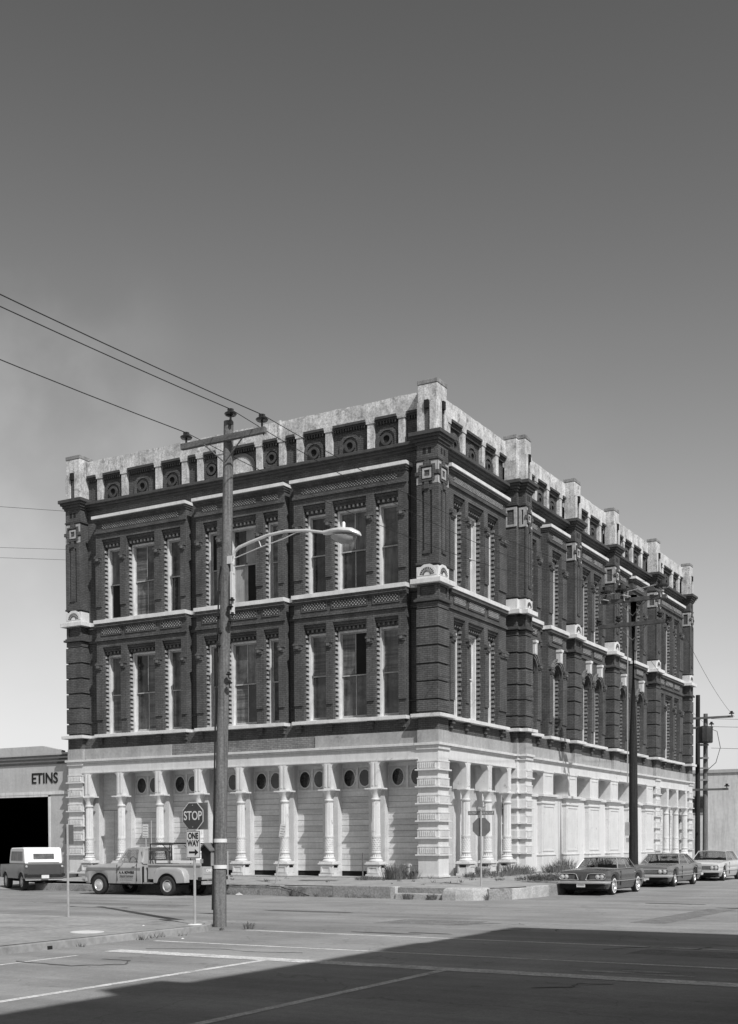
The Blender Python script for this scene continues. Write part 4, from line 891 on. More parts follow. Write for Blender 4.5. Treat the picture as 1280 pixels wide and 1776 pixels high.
def kstone(p, q, h0, h1, w, m, z0=-.12, bev=.02, name='kerb_stone', step=None):
    p, q = Vector(p), Vector(q); t = (q - p).normalized(); n = Vector((-t.y, t.x)); q = q - t * .012
    def hexa(off0, off1, za, zb):
        vs = []
        for zz in (za, zb):
            for c, s in ((p, off0), (q, off0), (q, off1), (p, off1)):
                e = c + n * s; vs.append((e.x, e.y, gz(c.y) + (zz if zz == z0 else zz)))
        return vs
    mb = MB(); mb.add(hexa(0, w, z0, h1), [(0, 3, 2, 1), (4, 5, 6, 7), (0, 1, 5, 4), (1, 2, 6, 5), (2, 3, 7, 6), (3, 0, 4, 7)])
    return mb.build(name, m, kr, bevel=bev)
for a, b, mm, h in (((-17, -4.35), (-13.6, -4.35), 'kerb', .3), ((-13.6, -4.35), (-10.2, -4.35), 'kerb', .36), ((-10.2, -4.35), (-6.9, -4.53), 'kerb', .4), ((-6.9, -4.53), (-4.2, -4.67), 'kerb', .39), ((-4.2, -4.67), (-1.9, -4.8), 'kerb', .37), ((-1.9, -4.8), (.55, -4.92), 'kerb', .42)):
    kstone(a, b, 0, h, .3, M[mm])
# stepped stretch: low slab in the sunlit colour before a darker upright
kstone((.55, -4.92), (.8, -4.94), 0, .42, .3, M['kerblit']); kstone((.8, -4.99), (3.05, -5.16), 0, .2, .2, M['kerblit'], bev=.02); kstone((.8, -4.79), (3.1, -4.96), 0, .4, .2, M['kerb'])
# broken pale rounded corner block
cb = MB(); pts = [(2.75, -5.3), (3.3, -5.35), (3.85, -5.12), (4.2, -4.8), (4.25, -4.4), (3.6, -4.3), (2.95, -4.6)]
vs = []
for zz, sc in ((-.15, 1.0), (.2, 1.0), (.36, .95), (.425, .84)):
    cx, cy = 3.5, -4.8
    for x, y in pts: vs.append((cx + (x - cx) * sc, cy + (y - cy) * sc, gz(y) + zz))
n = len(pts); fs = [tuple(range(3 * n, 4 * n))]
for r_ in range(3):
    for i in range(n): fs.append((r_ * n + i, r_ * n + (i + 1) % n, (r_ + 1) * n + (i + 1) % n, (r_ + 1) * n + i))
cb.add(vs, fs); c_ = cb.build('kerb_block', M['kerblit'], kr, bevel=.04)
kstone((4.25, -4.75), (4.75, -3.9), 0, .38, .3, M['kerb']); kstone((4.75, -3.9), (5.0, -2.6), 0, .37, .3, M['kerblit']); kstone((5.0, -2.6), (5.02, -1.2), 0, .4, .3, M['kerblit'])
y = -1.2
while y < 40: kstone((5.02, y), (5.03, y + 2.9), 0, .4, .25, M['kerb']); y += 2.9
# driveway apron in front of the garage
me = bpy.data.meshes.new('driveway'); me.from_pydata([(-60, -4.3, gz(-4.3) + .01), (-17, -4.3, gz(-4.3) + .01), (-17, .6, .02), (-60, .6, .02)], [], [(0, 1, 2, 3)]); me.materials.append(M['concrete']); o = bpy.data.objects.new('driveway', me); COL.objects.link(o); o['kind'] = 'structure'
m = MB(); m.add([(-17, -4.1, gz(-4.1) + .3), (-17, .2, ZB - .012), (-17, .2, -.05), (-17, -4.3, gz(-4.3) - .02)], [(0, 1, 2, 3)]); o = m.build('pavement_edge', M['kerb']); o['kind'] = 'structure'
# long crack in the kerb and open joint on the pavement
def facecrack(pts, w):
    v = []; f = []
    for i, (x, z) in enumerate(pts):
        yk = -4.35 - (x + 10.2) * .65 / 12.1 - .03
        ww = w * random.uniform(.3, 1.4); v += [(x, yk, gz(yk) + z - ww), (x, yk, gz(yk) + z + ww)]
    f = [(2 * i, 2 * i + 1, 2 * i + 3, 2 * i + 2) for i in range(len(pts) - 1)]
    me = bpy.data.meshes.new('kerb_crack'); me.from_pydata(v, [], f); me.materials.append(M['hole']); o = bpy.data.objects.new('kerb_crack', me); COL.objects.link(o); o.parent = kr
cp = [(-7.2 + i * .16, .36 + random.uniform(-.012, .012)) for i in range(18)] + [(-4.2 + i * .12, .34 - i * .028 + random.uniform(-.015, .015)) for i in range(12)]
facecrack(cp, .016)
for (x, y, w_, l_) in ((-4.2, -2.1, .35, 1.7), (-6.4, -2.4, .2, 1.0), (1.2, -3.2, .05, 2.6), (2.4, 1.0, .1, 1.2), (-9.0, -1.9, .08, 2.2)):
    zc = kfar(x, y) + (ZB - .012 - kfar(x, -4.5)) * max(0, (y + 4.6) / 4.8) + .012
    p_ = [(x - l_ / 2, y - w_ / 2), (x + l_ / 2, y - w_ / 2 * .4), (x + l_ / 2, y + w_ / 2), (x - l_ / 2, y + w_ / 2)]
    me = bpy.data.meshes.new('broken_paving'); me.from_pydata([(a, b, zc) for a, b in p_], [], [(0, 1, 2, 3)]); me.materials.append(M['patch']); o = bpy.data.objects.new('broken_paving', me); COL.objects.link(o); o['kind'] = 'structure'

# ================================================================== NEIGHBOURING BUILDINGS
G = thing('garage_building', 'pale stucco garage with painted lettering and a dark open doorway, left of the brick building', 'garage')
GY = .45
m = MB(TL); m.slab(LEN_L + .0, 48, -.1, 5.95, -GY - .3, -GY, [(LEN_L + 1.72, LEN_L + 7.2, -.2, 3.88)]); m.build('wall', M['garage'], G)
m = MB(TL); m.box(LEN_L + .05, 48, -12, -GY - .3, 5.6, 5.7); m.build('roof', M['roofing'], G)
m = MB(TL); m.box(LEN_L + .3, 48, -12, -11.7, -.1, 5.7); m.build('rear_wall', M['hole'], G); m = MB(TL); m.box(47.7, 48, -11.7, -GY - .3, -.1, 5.7); m.build('side_wall', M['garage'], G)  # rear wall near-black: the dim inside is put into its colour
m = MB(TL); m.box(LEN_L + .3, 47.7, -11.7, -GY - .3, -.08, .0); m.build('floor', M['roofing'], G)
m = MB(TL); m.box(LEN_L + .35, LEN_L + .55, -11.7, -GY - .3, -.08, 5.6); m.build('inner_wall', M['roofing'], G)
m = MB(TL); m.box(LEN_L + .002, 48, -GY, -GY + .04, 3.98, 4.12); m.build('painted_band', M['garagewhite'], G)
for z0, z1, d, mm in ((5.42, 5.52, .05, 'darktrim'), (5.6, 5.68, .08, 'darktrim'), (5.76, 5.84, .11, 'darktrim'), (5.52, 5.6, .03, 'garage'), (5.68, 5.76, .06, 'garage')):
    m = MB(TL); m.box(LEN_L + .002, 48, -GY, -GY + d, z0, z1); m.build('cornice_band', M[mm], G)
m = MB(TL); m.prism([(LEN_L + .9, 5.95), (LEN_L + .9, 6.05), (LEN_L + 2.1, 6.3), (30, 6.3), (48, 6.2), (48, 5.95)], -GY - .3, -GY - .02); m.build('parapet', M['garage'], G)
for i in range(22):
    u = LEN_L + 1.78 + i * .25; m = MB(TL); m.box(u, u + .1, -GY - 3.4, -GY - 3.3, .0, 3.7)
text('lettering', 'ETINS', .70, M['signblack'], G, frame_mat((-LEN_L - 1.95, GY - .014, 4.74), (1, 0, 0), (0, 0, 1)), .01, .95, .012)
def simple_building(name, label, cat, x0, x1, y0, y1, h, m, wins=None, face='R', zb=-.3, mw='glass'):
    b = thing(name, label, cat, ((x0 + x1) / 2, (y0 + y1) / 2, zb)); ox, oy = (x0 + x1) / 2, (y0 + y1) / 2; b.location = (0, 0, 0)
    q = MB(); q.box(x0, x1, y0, y1, zb, h); q.build('wall', m, b); q = MB(); q.box(x0 - .1, x1 + .1, y0 - .1, y1 + .1, h, h + .25); q.build('cornice', M['garage'], b)
    for (T, u0, u1, z0, z1) in (wins or []):
        q = MB(T); q.box(u0, u1, 0, .06, z0, z1); f_ = q.build('window', M['sash'], b); q = MB(T); q.box(u0 + .08, u1 - .08, .06, .07, z0 + .08, z1 - .08); q.build('pane', M['glass'][0], f_)
    return b
Tn = lambda u, d, z: (-.2 + d, u, z); Ts = lambda u, d, z: (-u, 52 - d, z)
simple_building('warehouse', 'pale plain warehouse wall beyond the far end of the brick building', 'warehouse', -22, -.2, 52, 76, 6.9, M['garagewhite'], [(Tn, 56 + 4 * i, 57.6 + 4 * i, 1.2, 3.2) for i in range(5)] + [(Ts, 3.0, 4.6, 3.8, 5.2), (Ts, 6.0, 7.6, 3.8, 5.2)])
Tn2 = lambda u, d, z: (-.5 + d, u, z)
simple_building('storehouse', 'lower grey storehouse in the distance along the right-hand street', 'storehouse', -24, -.5, 80, 125, 7.4, M['garage'], [(Tn2, 83 + 5 * i, 85 + 5 * i, 1.2, 3.4) for i in range(8)])
# the building behind the camera's right shoulder whose shadow lies on the crossing
Tw = lambda u, d, z: (24.55 - d, -u, z); Tno = lambda u, d, z: (24.2 + u, -24.6 + d, z)
simple_building('shadowing_building', 'tall plain brick building that throws the dark shadow over the near crossing', 'building', 24.55, 46, -75, -24.6, 18.2, M['brick'],
                [(Tw, 27 + 4 * i, 28.5 + 4 * i, z, z + 2.2) for i in range(11) for z in (1.5, 6.2, 11)] + [(Tno, 2 + 4 * i, 3.5 + 4 * i, z, z + 2.2) for i in range(5) for z in (1.5, 6.2, 11)])
_sb = bpy.data.objects['shadowing_building']
for y0, y1, h in ((-46, -44.2, .5), (-38.5, -37.2, .9), (-31, -29.4, .35), (-26.2, -24.7, .3)):
    m = MB(); m.box(24.6, 25.8, y0, y1, 18.45, 18.45 + h); m.build('parapet_block', M['brick'], _sb)
me = bpy.data.meshes.new('east_pavement'); me.from_pydata([(19.7, -75, gz(-60) + .15), (60, -75, gz(-60) + .15), (60, -19.5, gz(-19.5) + .15), (19.7, -19.5, gz(-19.5) + .15)], [], [(0, 1, 2, 3)]); me.materials.append(M['concrete']); o = bpy.data.objects.new('east_pavement', me); COL.objects.link(o); o['kind'] = 'structure'
kerbline('east_kerb', [(60, -19.5), (19.7, -19.5), (19.7, -75)][::-1], .15, .15, None, M['concrete'])

# ================================================================== POLES
def insulator(mb, c, s=1.0):
    x, y, z = c; mb.lathe([(.025 * s, z - .12 * s), (.025 * s, z), (.12 * s, z + .01 * s), (.145 * s, z + .045 * s), (.12 * s, z + .07 * s), (.07 * s, z + .085 * s), (.075 * s, z + .15 * s), (.03 * s, z + .165 * s)], (x, y), 12)
PX, PY = 3.36, -18.55
pz = gz(PY) + .14; TOPX = 3.74
P1 = thing('utility_pole', 'tall weathered wooden utility pole with one crossarm beside the stop sign on the near pavement', 'utility pole', (PX, PY, pz))
def loc(p, root): return (p[0] - root.location.x, p[1] - root.location.y, p[2] - root.location.z)
def TP(root): return lambda x, y, z: (x - root.location.x, y - root.location.y, z - root.location.z)
m = MB(TP(P1)); m.tube([(PX, PY, pz - .2), (PX + .02, PY, 1.0), (PX + .13, PY, 4.5), (PX + .3, PY, 8.7), (TOPX - .01, PY, 11.62)], .165, 14, .115); m.build('pole_shaft', M['wood'], P1, smooth=True)
for z in (1.67, 1.04):
    m = MB(TP(P1)); m.lathe([(.164, z - .045), (.164, z + .045)], (PX + .035, PY), 20, cap=False); m.build('painted_band', M['white'], P1, smooth=True)
m = MB(TP(P1)); m.box(2.42, 4.88, PY - .19, PY - .08, 11.12, 11.26); m.build('crossarm', M['woodarm'], P1, bevel=.008)
m = MB(TP(P1)); m.tube([(3.15, PY - .2, 11.12), (3.72, PY - .17, 10.62)], .018, 5); m.tube([(4.3, PY - .2, 11.12), (3.74, PY - .17, 10.62)], .018, 5); m.build('arm_brace', M['woodarm'], P1)
ins1 = [(2.56, PY - .13, 11.36), (3.86, PY - .1, 11.7), (4.78, PY - .13, 11.4)]
for c in ins1:
    m = MB(TP(P1)); insulator(m, c, 1.05); m.build('insulator', M['porcelain'], P1)
m = MB(TP(P1)); m.tube([(4.82, PY - .12, 11.08), (4.82, PY - .12, 11.28)], .015, 6); m.boxc((3.86, PY - .1, 11.55), (.03, .03, .06)); m.build('pin', M['blackmetal'], P1)
# conduit and hardware on the pole
m = MB(TP(P1)); m.tube([(PX - .14, PY - .1, .0), (PX - .02, PY - .09, 4.5), (PX + .12, PY - .09, 7.9), (PX + .2, PY - .12, 8.2)], .02, 6); m.build('ground_wire', M['wire'], P1)
m = MB(TP(P1)); m.box(PX + .44, PX + .52, PY - .1, PY + .0, 7.0, 8.05); m.build('conduit_box', M['alu'], P1, bevel=.01)
m = MB(TP(P1))
for z, dx in ((7.35, .55), (7.2, .5), (7.0, .56), (6.85, .5), (6.6, .2), (6.3, .16), (5.6, .44), (5.4, .46), (7.0, .13)): insulator(m, (PX + dx - .03, PY - .12, z), .5)
m.build('spool_insulator', M['blackmetal'], P1)
m = MB(TP(P1)); m.tube([(PX + .05, PY - .15, 9.7), (PX + .28, PY - .16, 9.72)], .01, 5); m.build('step_iron', M['blackmetal'], P1)

# street lamp on its arm
SLZ = 8.35
L1 = thing('street_lamp', 'pale cobra-head street lamp on a curved arm fixed to the near wooden pole', 'street lamp', (PX + .47, PY - .02, SLZ - .6))
lp = [(3.88, PY - .05, 8.2), (3.88, PY - .05, 8.40), (3.92, PY - .05, 8.52), (4.04, PY - .05, 8.60), (4.36, PY - .05, 8.68), (4.87, PY - .05, 8.78), (5.37, PY - .05, 8.81), (5.94, PY - .05, 8.75), (6.44, PY - .05, 8.64)]
m = MB(TP(L1)); m.tube(lp, .042, 10, .032); m.build('lamp_arm', M['alu'], L1, smooth=True)
m = MB(TP(L1)); m.tube([(3.9, PY - .05, 8.36), (4.66, PY - .05, 8.53), (5.3, PY - .05, 8.64), (5.66, PY - .05, 8.74), (5.78, PY - .05, 8.74)], .012, 6); m.tube([(4.6, PY - .05, 8.72), (4.68, PY - .05, 8.53)], .012, 6); m.build('arm_strut', M['alu'], L1)
m = MB(TP(L1)); m.box(3.72, 3.86, PY - .1, PY + .0, 8.24, 8.42); m.boxc((3.86, PY - .05, 8.12), (.035, .04, .12)); m.build('clamp', M['alu'], L1)
def ellbody(T, x0, x1, yc, zc, prof, n=16):
    """loft of ellipse-like sections along x: prof = [(t, halfwidth, up, down, zshift)]"""
    mb = MB(T); vs = []; fs = []
    for t, w, up, dn, zs in prof:
        x = x0 + (x1 - x0) * t
        for i in range(n):
            a = 2 * math.pi * i / n; c, s_ = math.cos(a), math.sin(a); vs.append((x, yc + w * c, zc + zs + (up if s_ > 0 else dn) * s_))
    k = len(prof)
    for j in range(k - 1):
        for i in range(n): fs.append((j * n + i, j * n + (i + 1) % n, (j + 1) * n + (i + 1) % n, (j + 1) * n + i))
    fs += [tuple(range(n)), tuple(range(k * n - 1, (k - 1) * n - 1, -1))]; mb.add(vs, fs); return mb
ellbody(TP(L1), 6.4, 7.38, PY - .05, 8.60, [(0, .05, .05, .05, .04), (.06, .06, .06, .05, .03), (.25, .12, .07, .05, .03), (.5, .18, .09, .05, .01), (.78, .17, .09, .05, -.04), (.94, .1, .06, .04, -.1), (1, .02, .02, .02, -.14)]).build('lamp_housing', M['alu'], L1, smooth=True)
ellbody(TP(L1), 6.62, 7.26, PY - .05, 8.53, [(0, .05, .01, .05, .0), (.15, .11, .01, .12, 0), (.4, .15, .01, .19, -.02), (.7, .14, .01, .2, -.04), (.92, .09, .01, .12, -.06), (1, .03, .01, .03, -.07)]).build('lens_bowl', M['lens'], L1, smooth=True)
m = MB(TP(L1)); m.lathe([(.04, 8.66), (.045, 8.78), (.03, 8.81)], (6.93, PY - .05), 10); m.build('photocell', M['alu'], L1, smooth=True)

# fire alarm box / call box behind the pole
FBX, FBY = -.5, -13.6
# pole 2
QX, QY = 4.25, 11.05; qz = kfar(QX, QY)
P2 = thing('utility_pole', 'dark tall utility pole with two crossarms between the parked cars and the right-hand facade', 'utility pole', (QX, QY, qz))
m = MB(TP(P2)); m.tube([(QX, QY, qz - .1), (QX - .03, QY, 6), (QX - .02, QY, 12.62)], .21, 14, .15); m.build('pole_shaft', M['wooddark'], P2, smooth=True)
M['armdark'] = mat('dark_crossarm', 0.075, 0.3, 3, 0.9, fine=0.15)
for z in (12.38, 11.3):
    m = MB(TP(P2)); m.box(2.78, 5.78, QY - .30, QY - .16, z - .09, z + .09); m.build('crossarm', M['armdark'], P2, bevel=.01)
m = MB(TP(P2)); 
for z in (12.3, 11.22): m.tube([(QX - .65, QY - .22, z), (QX, QY - .2, z - .62), (QX + .65, QY - .22, z)], .02, 5)
m.build('arm_brace', M['woodarm'], P2)
m = MB(TP(P2)); m.tube([(2.8, QY - .3, 12.72), (4.0, QY - .3, 12.75), (5.6, QY - .3, 12.95)], .018, 5); m.tube([(2.8, QY - .3, 12.35), (2.8, QY - .3, 12.72)], .03, 6); m.tube([(3.9, QY - .3, 12.35), (3.9, QY - .3, 12.75)], .03, 6); m.tube([(5.55, QY - .3, 12.35), (5.55, QY - .3, 12.95)], .03, 6)
m.tube([(2.75, QY - .34, 12.55), (3.2, QY - .34, 12.42)], .03, 6); m.tube([(3.7, QY - .34, 12.65), (4.2, QY - .34, 12.5)], .03, 6); m.tube([(5.3, QY - .34, 12.75), (5.7, QY - .34, 12.6)], .04, 6); m.build('fuse_rail', M['galv'], P2)
M['armdark'] = mat('dark_crossarm', 0.075, 0.3, 3, 0.9, fine=0.15)
ins2 = [(3.03, QY - .22, 12.72), (3.77, QY - .22, 12.72), (5.55, QY - .22, 12.74)]
for c in ins2:
    m = MB(TP(P2)); insulator(m, c, 2.3); m.build('insulator', M['porcelain'], P2)
for c in ((2.72, QY - .24, 11.48), (3.62, QY - .24, 11.55), (5.5, QY - .24, 11.58), (5.92, QY - .24, 11.35)):
    m = MB(TP(P2)); m.lathe([(.03, c[2] - .12), (.14, c[2] - .06), (.15, c[2]), (.08, c[2] + .05), (.13, c[2] + .08), (.13, c[2] + .14), (.03, c[2] + .17)], (c[0], c[1]), 12); m.build('insulator', M['porcelain'], P2)
m = MB(TP(P2)); m.tube([(QX - .22, QY - .2, 4.2), (QX - .22, QY - .2, 12.9)], .022, 6); m.build('riser_wire', M['galv'], P2)
m = MB(TP(P2)); m.box(QX - .32, QX - .14, QY - .25, QY - .1, 1.9, 2.5); m.boxc((QX - .2, QY - .25, 1.7), (.05, .05, .1)); m.build('meter_bracket', M['galv'], P2)

# far poles with transformer, north of the building
def farpole(x, y, h, label, arms, tr=False, r=.15):
    z0 = gz(y) + .1; p = thing('utility_pole', label, 'utility pole', (x, y, z0)); T = TP(p)
    m = MB(T); m.tube([(x, y, z0 - .1), (x, y, h)], r + .04, 12, r); m.build('pole_shaft', M['wood'] if tr else M['wooddark'], p, smooth=True)
    for z, hw in arms:
        m = MB(T); m.box(x - hw, x + hw, y - r - .12, y - r, z - .07, z + .07); a_ = m.build('crossarm', M['woodarm'], p)
        for dx in (-hw + .1, hw - .1):
            m = MB(T); insulator(m, (x + dx, y - r - .06, z + .16), 1.3); m.build('insulator', M['porcelain'], p)
    if tr:
        m = MB(T); m.lathe([(.1, 0), (.52, 0), (.56, .05), (.56, .95), (.52, 1.05), (.2, 1.15), (.05, 1.17)], (0, 0), 24, flute=.06)
        m.v = [(a + .12, b - .75, c + 8.35) for a, b, c in [(v_[0] + x * 1, v_[1] + y * 1, v_[2]) for v_ in [(q[0], q[1], q[2]) for q in m.v]]]
        m.build('transformer', M['transformer'], p, smooth=True)
        m = MB(T); m.tube([(x + .5, y - .75, 9.3), (x + .95, y - .7, 9.1), (x + 1.15, y - .6, 8.0), (x + .8, y - .4, 7.0), (x + .15, y - .2, 6.5)], .022, 6); m.build('drop_cable', M['wire'], p)
        m = MB(T)
        for z in (8.2, 7.3, 6.6, 5.8): m.box(x - .3, x + .26, y - .3, y - .1, z, z + .12)
        m.build('hanger', M['galv'], p)
    return p

# ---- wires
def wire(p, q, sag, r, label, cat='power line', group=None, n=24, name='power_line'):
    p, q = Vector(p), Vector(q); pts = []
    for i in range(n + 1):
        t = i / n; c = p.lerp(q, t); c.z -= sag * 4 * t * (1 - t); pts.append(c)
    m = MB(); m.tube(pts, r, 5, cap=False); o = m.build(name, M['wire'], smooth=True); return tag(o, label, cat, group)
G1 = 'overhead wires running over the near pole'
for i, (c, e) in enumerate(zip(ins1, ins2)):
    side = ('leftmost', 'middle', 'rightmost')[i]
    wire((c[0], c[1], c[2] + .16), (c[0] + .2, -62, c[2] + .9), .8, .011, 'thin wire coming from the upper left to the %s insulator of the near pole' % side, group=G1)
    wire((c[0], c[1], c[2] + .16), (e[0], e[1], e[2] + .2), .7, .009, 'faint wire sagging from the %s insulator of the near pole across the facade' % side, group=G1)
# inside of the garage, seen dimly through its open doorway
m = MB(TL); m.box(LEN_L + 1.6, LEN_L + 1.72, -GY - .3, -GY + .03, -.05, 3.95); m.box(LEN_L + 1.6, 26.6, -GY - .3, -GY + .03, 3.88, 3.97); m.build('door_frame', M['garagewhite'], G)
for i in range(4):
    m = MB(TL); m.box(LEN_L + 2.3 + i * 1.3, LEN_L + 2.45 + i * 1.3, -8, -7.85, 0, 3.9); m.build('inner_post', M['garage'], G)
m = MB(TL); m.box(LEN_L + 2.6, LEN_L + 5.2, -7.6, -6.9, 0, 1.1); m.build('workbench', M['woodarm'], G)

farpole(-1.4, 43.5, 11.9, 'dark far utility pole just left of the pole with the transformer', [(9.6, 1.1)])
farpole(-.45, 41.9, 10.4, 'far utility pole carrying a dark transformer drum', [(10.1, 1.9), (5.2, 1.6)], tr=True)
farpole(-1.5, 78, 11.5, 'most distant utility pole, small against the far warehouses', [(10.8, 1.3)])
G2 = 'faint wires left of the brick building'
G3 = 'distant wires at the right edge'
E1 = 'wire passing behind the building at upper left, %s'
wire((-34.0, 10.0, 21.66), (-33.0, 40.0, 27.0), .0, .012, 'single thin wire high in the sky left of the brick building', group=G2)
wire((-34.0, 10.0, 19.25), (-30.5, 40.0, 24.3), .0, .010, 'upper of the pair of faint wires low in the sky left of the brick building', group=G2)
wire((-34.0, 10.0, 18.65), (-30.5, 40.0, 23.4), .0, .010, 'lower of the pair of faint wires low in the sky left of the brick building', group=G2)
for k, (z0, z1, nm) in enumerate(((9.7, 9.5, 'top'), (10.25, 10.0, 'second'), (8.2, 8.0, 'lowest'))):
    wire((-.6, 44, z0), (26, 52, z1), .3, .014, 'distant thin wire leading right from the transformer pole, %s of three' % nm, group=G3)
for c in ins2: 
    pass
wire((ins2[0][0], ins2[0][1], ins2[0][2] + .25), (-.9, 43.4, 9.9), .6, .010, 'wire from the left insulator of the dark pole to the far poles', group='wires between the dark pole and the far poles')
wire((ins2[2][0], ins2[2][1], ins2[2][2] + .25), (1.0, 44.0, 10.3), .6, .010, 'wire from the right insulator of the dark pole to the far poles', group='wires between the dark pole and the far poles')

# ================================================================== SIGNS
def octagon(s):  # side-to-side size s
    r = s / 2 / math.cos(math.pi / 8); return [(r * math.cos(math.pi / 8 + math.pi / 4 * i), r * math.sin(math.pi / 8 + math.pi / 4 * i)) for i in range(8)]
def plate(T, poly, y0, y1): m = MB(T); m.prism(poly, y0, y1); return m
SX, SY = 3.65, -19.88; sz = gz(SY) + .147
S = thing('stop_sign', 'stop sign with a one-way plate below it on one steel post, near corner', 'traffic sign', (SX, SY, sz), math.radians(-4))
I = TI
m = MB(); m.tube([(0, 0, -.1), (0, 0, 2.78)], .03, 10); m.build('post', M['galv'], S, smooth=True)
m = MB(); m.lathe([(.17, -.01), (.16, .012)], n=16); m.build('post_footing', M['white'], S)
zc = 2.50
o8 = [(u, z + zc) for u, z in octagon(.63)]; o8i = [(u, z + zc) for u, z in octagon(.595)]
f = plate(I, o8, -.045, -.04).build('octagon_border', M['signwhite'], S); plate(I, o8i, -.050, -.0455).build('octagon_plate', M['signred'], S)
text('lettering', 'STOP', .29, M['signwhite'], f, frame_mat((0, -.052, zc), (1, 0, 0), (0, 0, 1)), .001, .80, .003)
for zz in (zc + .25, zc - .25):
    m = MB(); m.boxc((0, -.055, zz), (.012, .004, .008)); m.build('bolt', M['galv'], S)
m = MB(); m.box(-.27, .36, .06, .065, zc - .31, zc + .31); m.build('square_plate', M['signback'], S)
m = MB(); m.box(-.215, .215, -.04, -.035, 1.535, 2.165); ow = m.build('one_way_plate', M['signwhite'], S)
m = MB()
for bb in ((-.20, .20, 2.145, 2.155), (-.20, .20, 1.545, 1.555), (-.20, -.19, 1.555, 2.145), (.19, .20, 1.555, 2.145)): m.box(bb[0], bb[1], -.042, -.0405, bb[2], bb[3])
m.build('plate_border', M['signblack'], ow)
text('lettering', 'ONE', .19, M['signblack'], ow, frame_mat((0, -.043, 2.04), (1, 0, 0), (0, 0, 1)), .001, .78, .007)
text('lettering', 'WAY', .19, M['signblack'], ow, frame_mat((0, -.043, 1.87), (1, 0, 0), (0, 0, 1)), .001, .78, .007)
plate(I, [(-.13, 1.645), (.05, 1.645), (.05, 1.59), (.155, 1.668), (.05, 1.745), (.05, 1.69), (-.13, 1.69)], -.044, -.0405).build('arrow', M['signblack'], ow)
m = MB(); m.box(-.25, -.235, .04, .05, 1.55, 2.16); m.build('plate_edge', M['signback'], S)

F_ = thing('fire_alarm_box', 'dark gabled alarm box fixed to the side of the near wooden pole', 'alarm box', (PX - .22, PY - .12, 1.05))
m = MB(); m.prism([(-.13, 0), (.13, 0), (.13, .4), (0, .52), (-.13, .4)], -.13, .1); m.build('box', M['signblack'], F_, bevel=.01)
m = MB(); m.prism([(-.18, .37), (0, .53), (.18, .37), (.18, .40), (0, .57), (-.18, .40)], -.2, .12); m.build('gable_roof', M['signback'], F_)
m = MB(); m.box(.132, .15, -.1, .06, .02, .38); m.build('side_plate', M['galv'], F_); m = MB(); m.boxc((-.1, -.15, .13), (.03, .03, .05)); m.build('handle', M['galv'], F_)

Lp = thing('sign_post', 'steel post at far left with a dark parking plate seen from behind', 'sign post', (-1.19, -18.92, gz(-18.9) + .147))
m = MB(); m.tube([(0, 0, -.1), (0, 0, 2.38)], .03, 8); m.build('post', M['galv'], Lp, smooth=True)
m = MB(); m.box(-.17, .17, .032, .04, 1.86, 2.36); m.build('plate', M['signback'], Lp)

SS = thing('stop_sign', 'back of a stop sign with two street name blades on the far corner', 'traffic sign', (3.45, -3.6, kfar(3.45, -4.2)), math.radians(6))
m = MB(); m.tube([(0, 0, -.1), (0, 0, 2.72)], .032, 10); m.build('post', M['galv'], SS, smooth=True)
zc = 2.08; plate(I, [(u, z + zc) for u, z in octagon(.64)], .035, .042).build('octagon_plate', M['signback'], SS)
m = MB(); m.box(-.47, .47, -.012, .012, 2.50, 2.64); b_ = m.build('street_name_blade', M['signback'], SS)
rr = random.Random(4)
def scribble(parent, u0, u1, z0, z1, y, mt, T=TI):
    m = MB(T); u = u0
    while u < u1: w = rr.uniform(.02, .045); m.box(u, u + w * .35, y - .003, y, z0, z1); (m.box(u + w * .35, u + w, y - .003, y, z1 - .012, z1) if rr.random() > .4 else m.box(u + w * .35, u + w, y - .003, y, z0, z0 + .012)); u += w + .018
    return m.build('worn_lettering', mt, parent, kind='stuff')
scribble(b_, -.42, .42, 2.535, 2.605, -.0125, M['paintline'])
m = MB(); m.box(-.012, .012, -.4, .4, 2.66, 2.8); m.build('street_name_blade', M['signback'], SS)
scribble(b_, -.36, .36, 2.695, 2.765, -.0125, M['paintline'], T=lambda x, y, z: (-y, x, z))
m = MB(); m.box(-.03, .03, -.03, .03, 2.62, 2.68); m.build('blade_bracket', M['galv'], SS)

def parksign(x, y, h, w, hh, lean, label, post2=False, rz=0.0):
    t = thing('parking_sign', label, 'parking sign', (x, y, kfar(x, y) - .0), rz); t.rotation_euler = (0, lean, rz)
    m = MB(); m.tube([(0, 0, -.1), (0, 0, h)], .025, 8); m.build('post', M['galv'], t, smooth=True)
    if post2: m = MB(); m.tube([(.2, .1, -.1), (.2, .1, h + .15)], .02, 6); m.build('post', M['galv'], t)
    m = MB(); m.box(-w / 2, w / 2, -.035, -.028, h - hh, h); p_ = m.build('plate', M['signwhite'], t)
    for k in range(5): scribble(p_, -w / 2 + .04, w / 2 - .05, h - .07 - k * hh * .19 - .035, h - .07 - k * hh * .19, -.0355, M['signblack'])
parksign(-11.7, -3.4, 2.35, .3, .55, 0.0, 'small white parking plate on a pair of thin posts above the pickup cab', True)
parksign(-5.03, -3.8, 2.3, .26, .5, math.radians(10), 'leaning parking sign with a narrow white plate, left of a white column')
def stub(x, y, h, r, label, mt, cat='post', lean=0, cap=None, z=None):
    t = thing('metal_post', label, cat, (x, y, z if z is not None else kfar(x, y) + .1)); t.rotation_euler = (0, lean, 0)
    m = MB(); m.tube([(0, 0, -.2), (0, 0, h)], r, 8); m.build('post', mt, t, smooth=True)
    if cap: m = MB(); m.tube([(-.22, 0, h - .04), (.14, 0, h - .04)], .045, 8); m.lathe([(.1, h - .1), (.1, h + .02)], n=10); m.build('outlet', M['galv'], t, smooth=True)
stub(-2.84, -.95, 1.05, .028, 'short rusty stake standing before the boarded bay third from the corner', M['woodarm'])
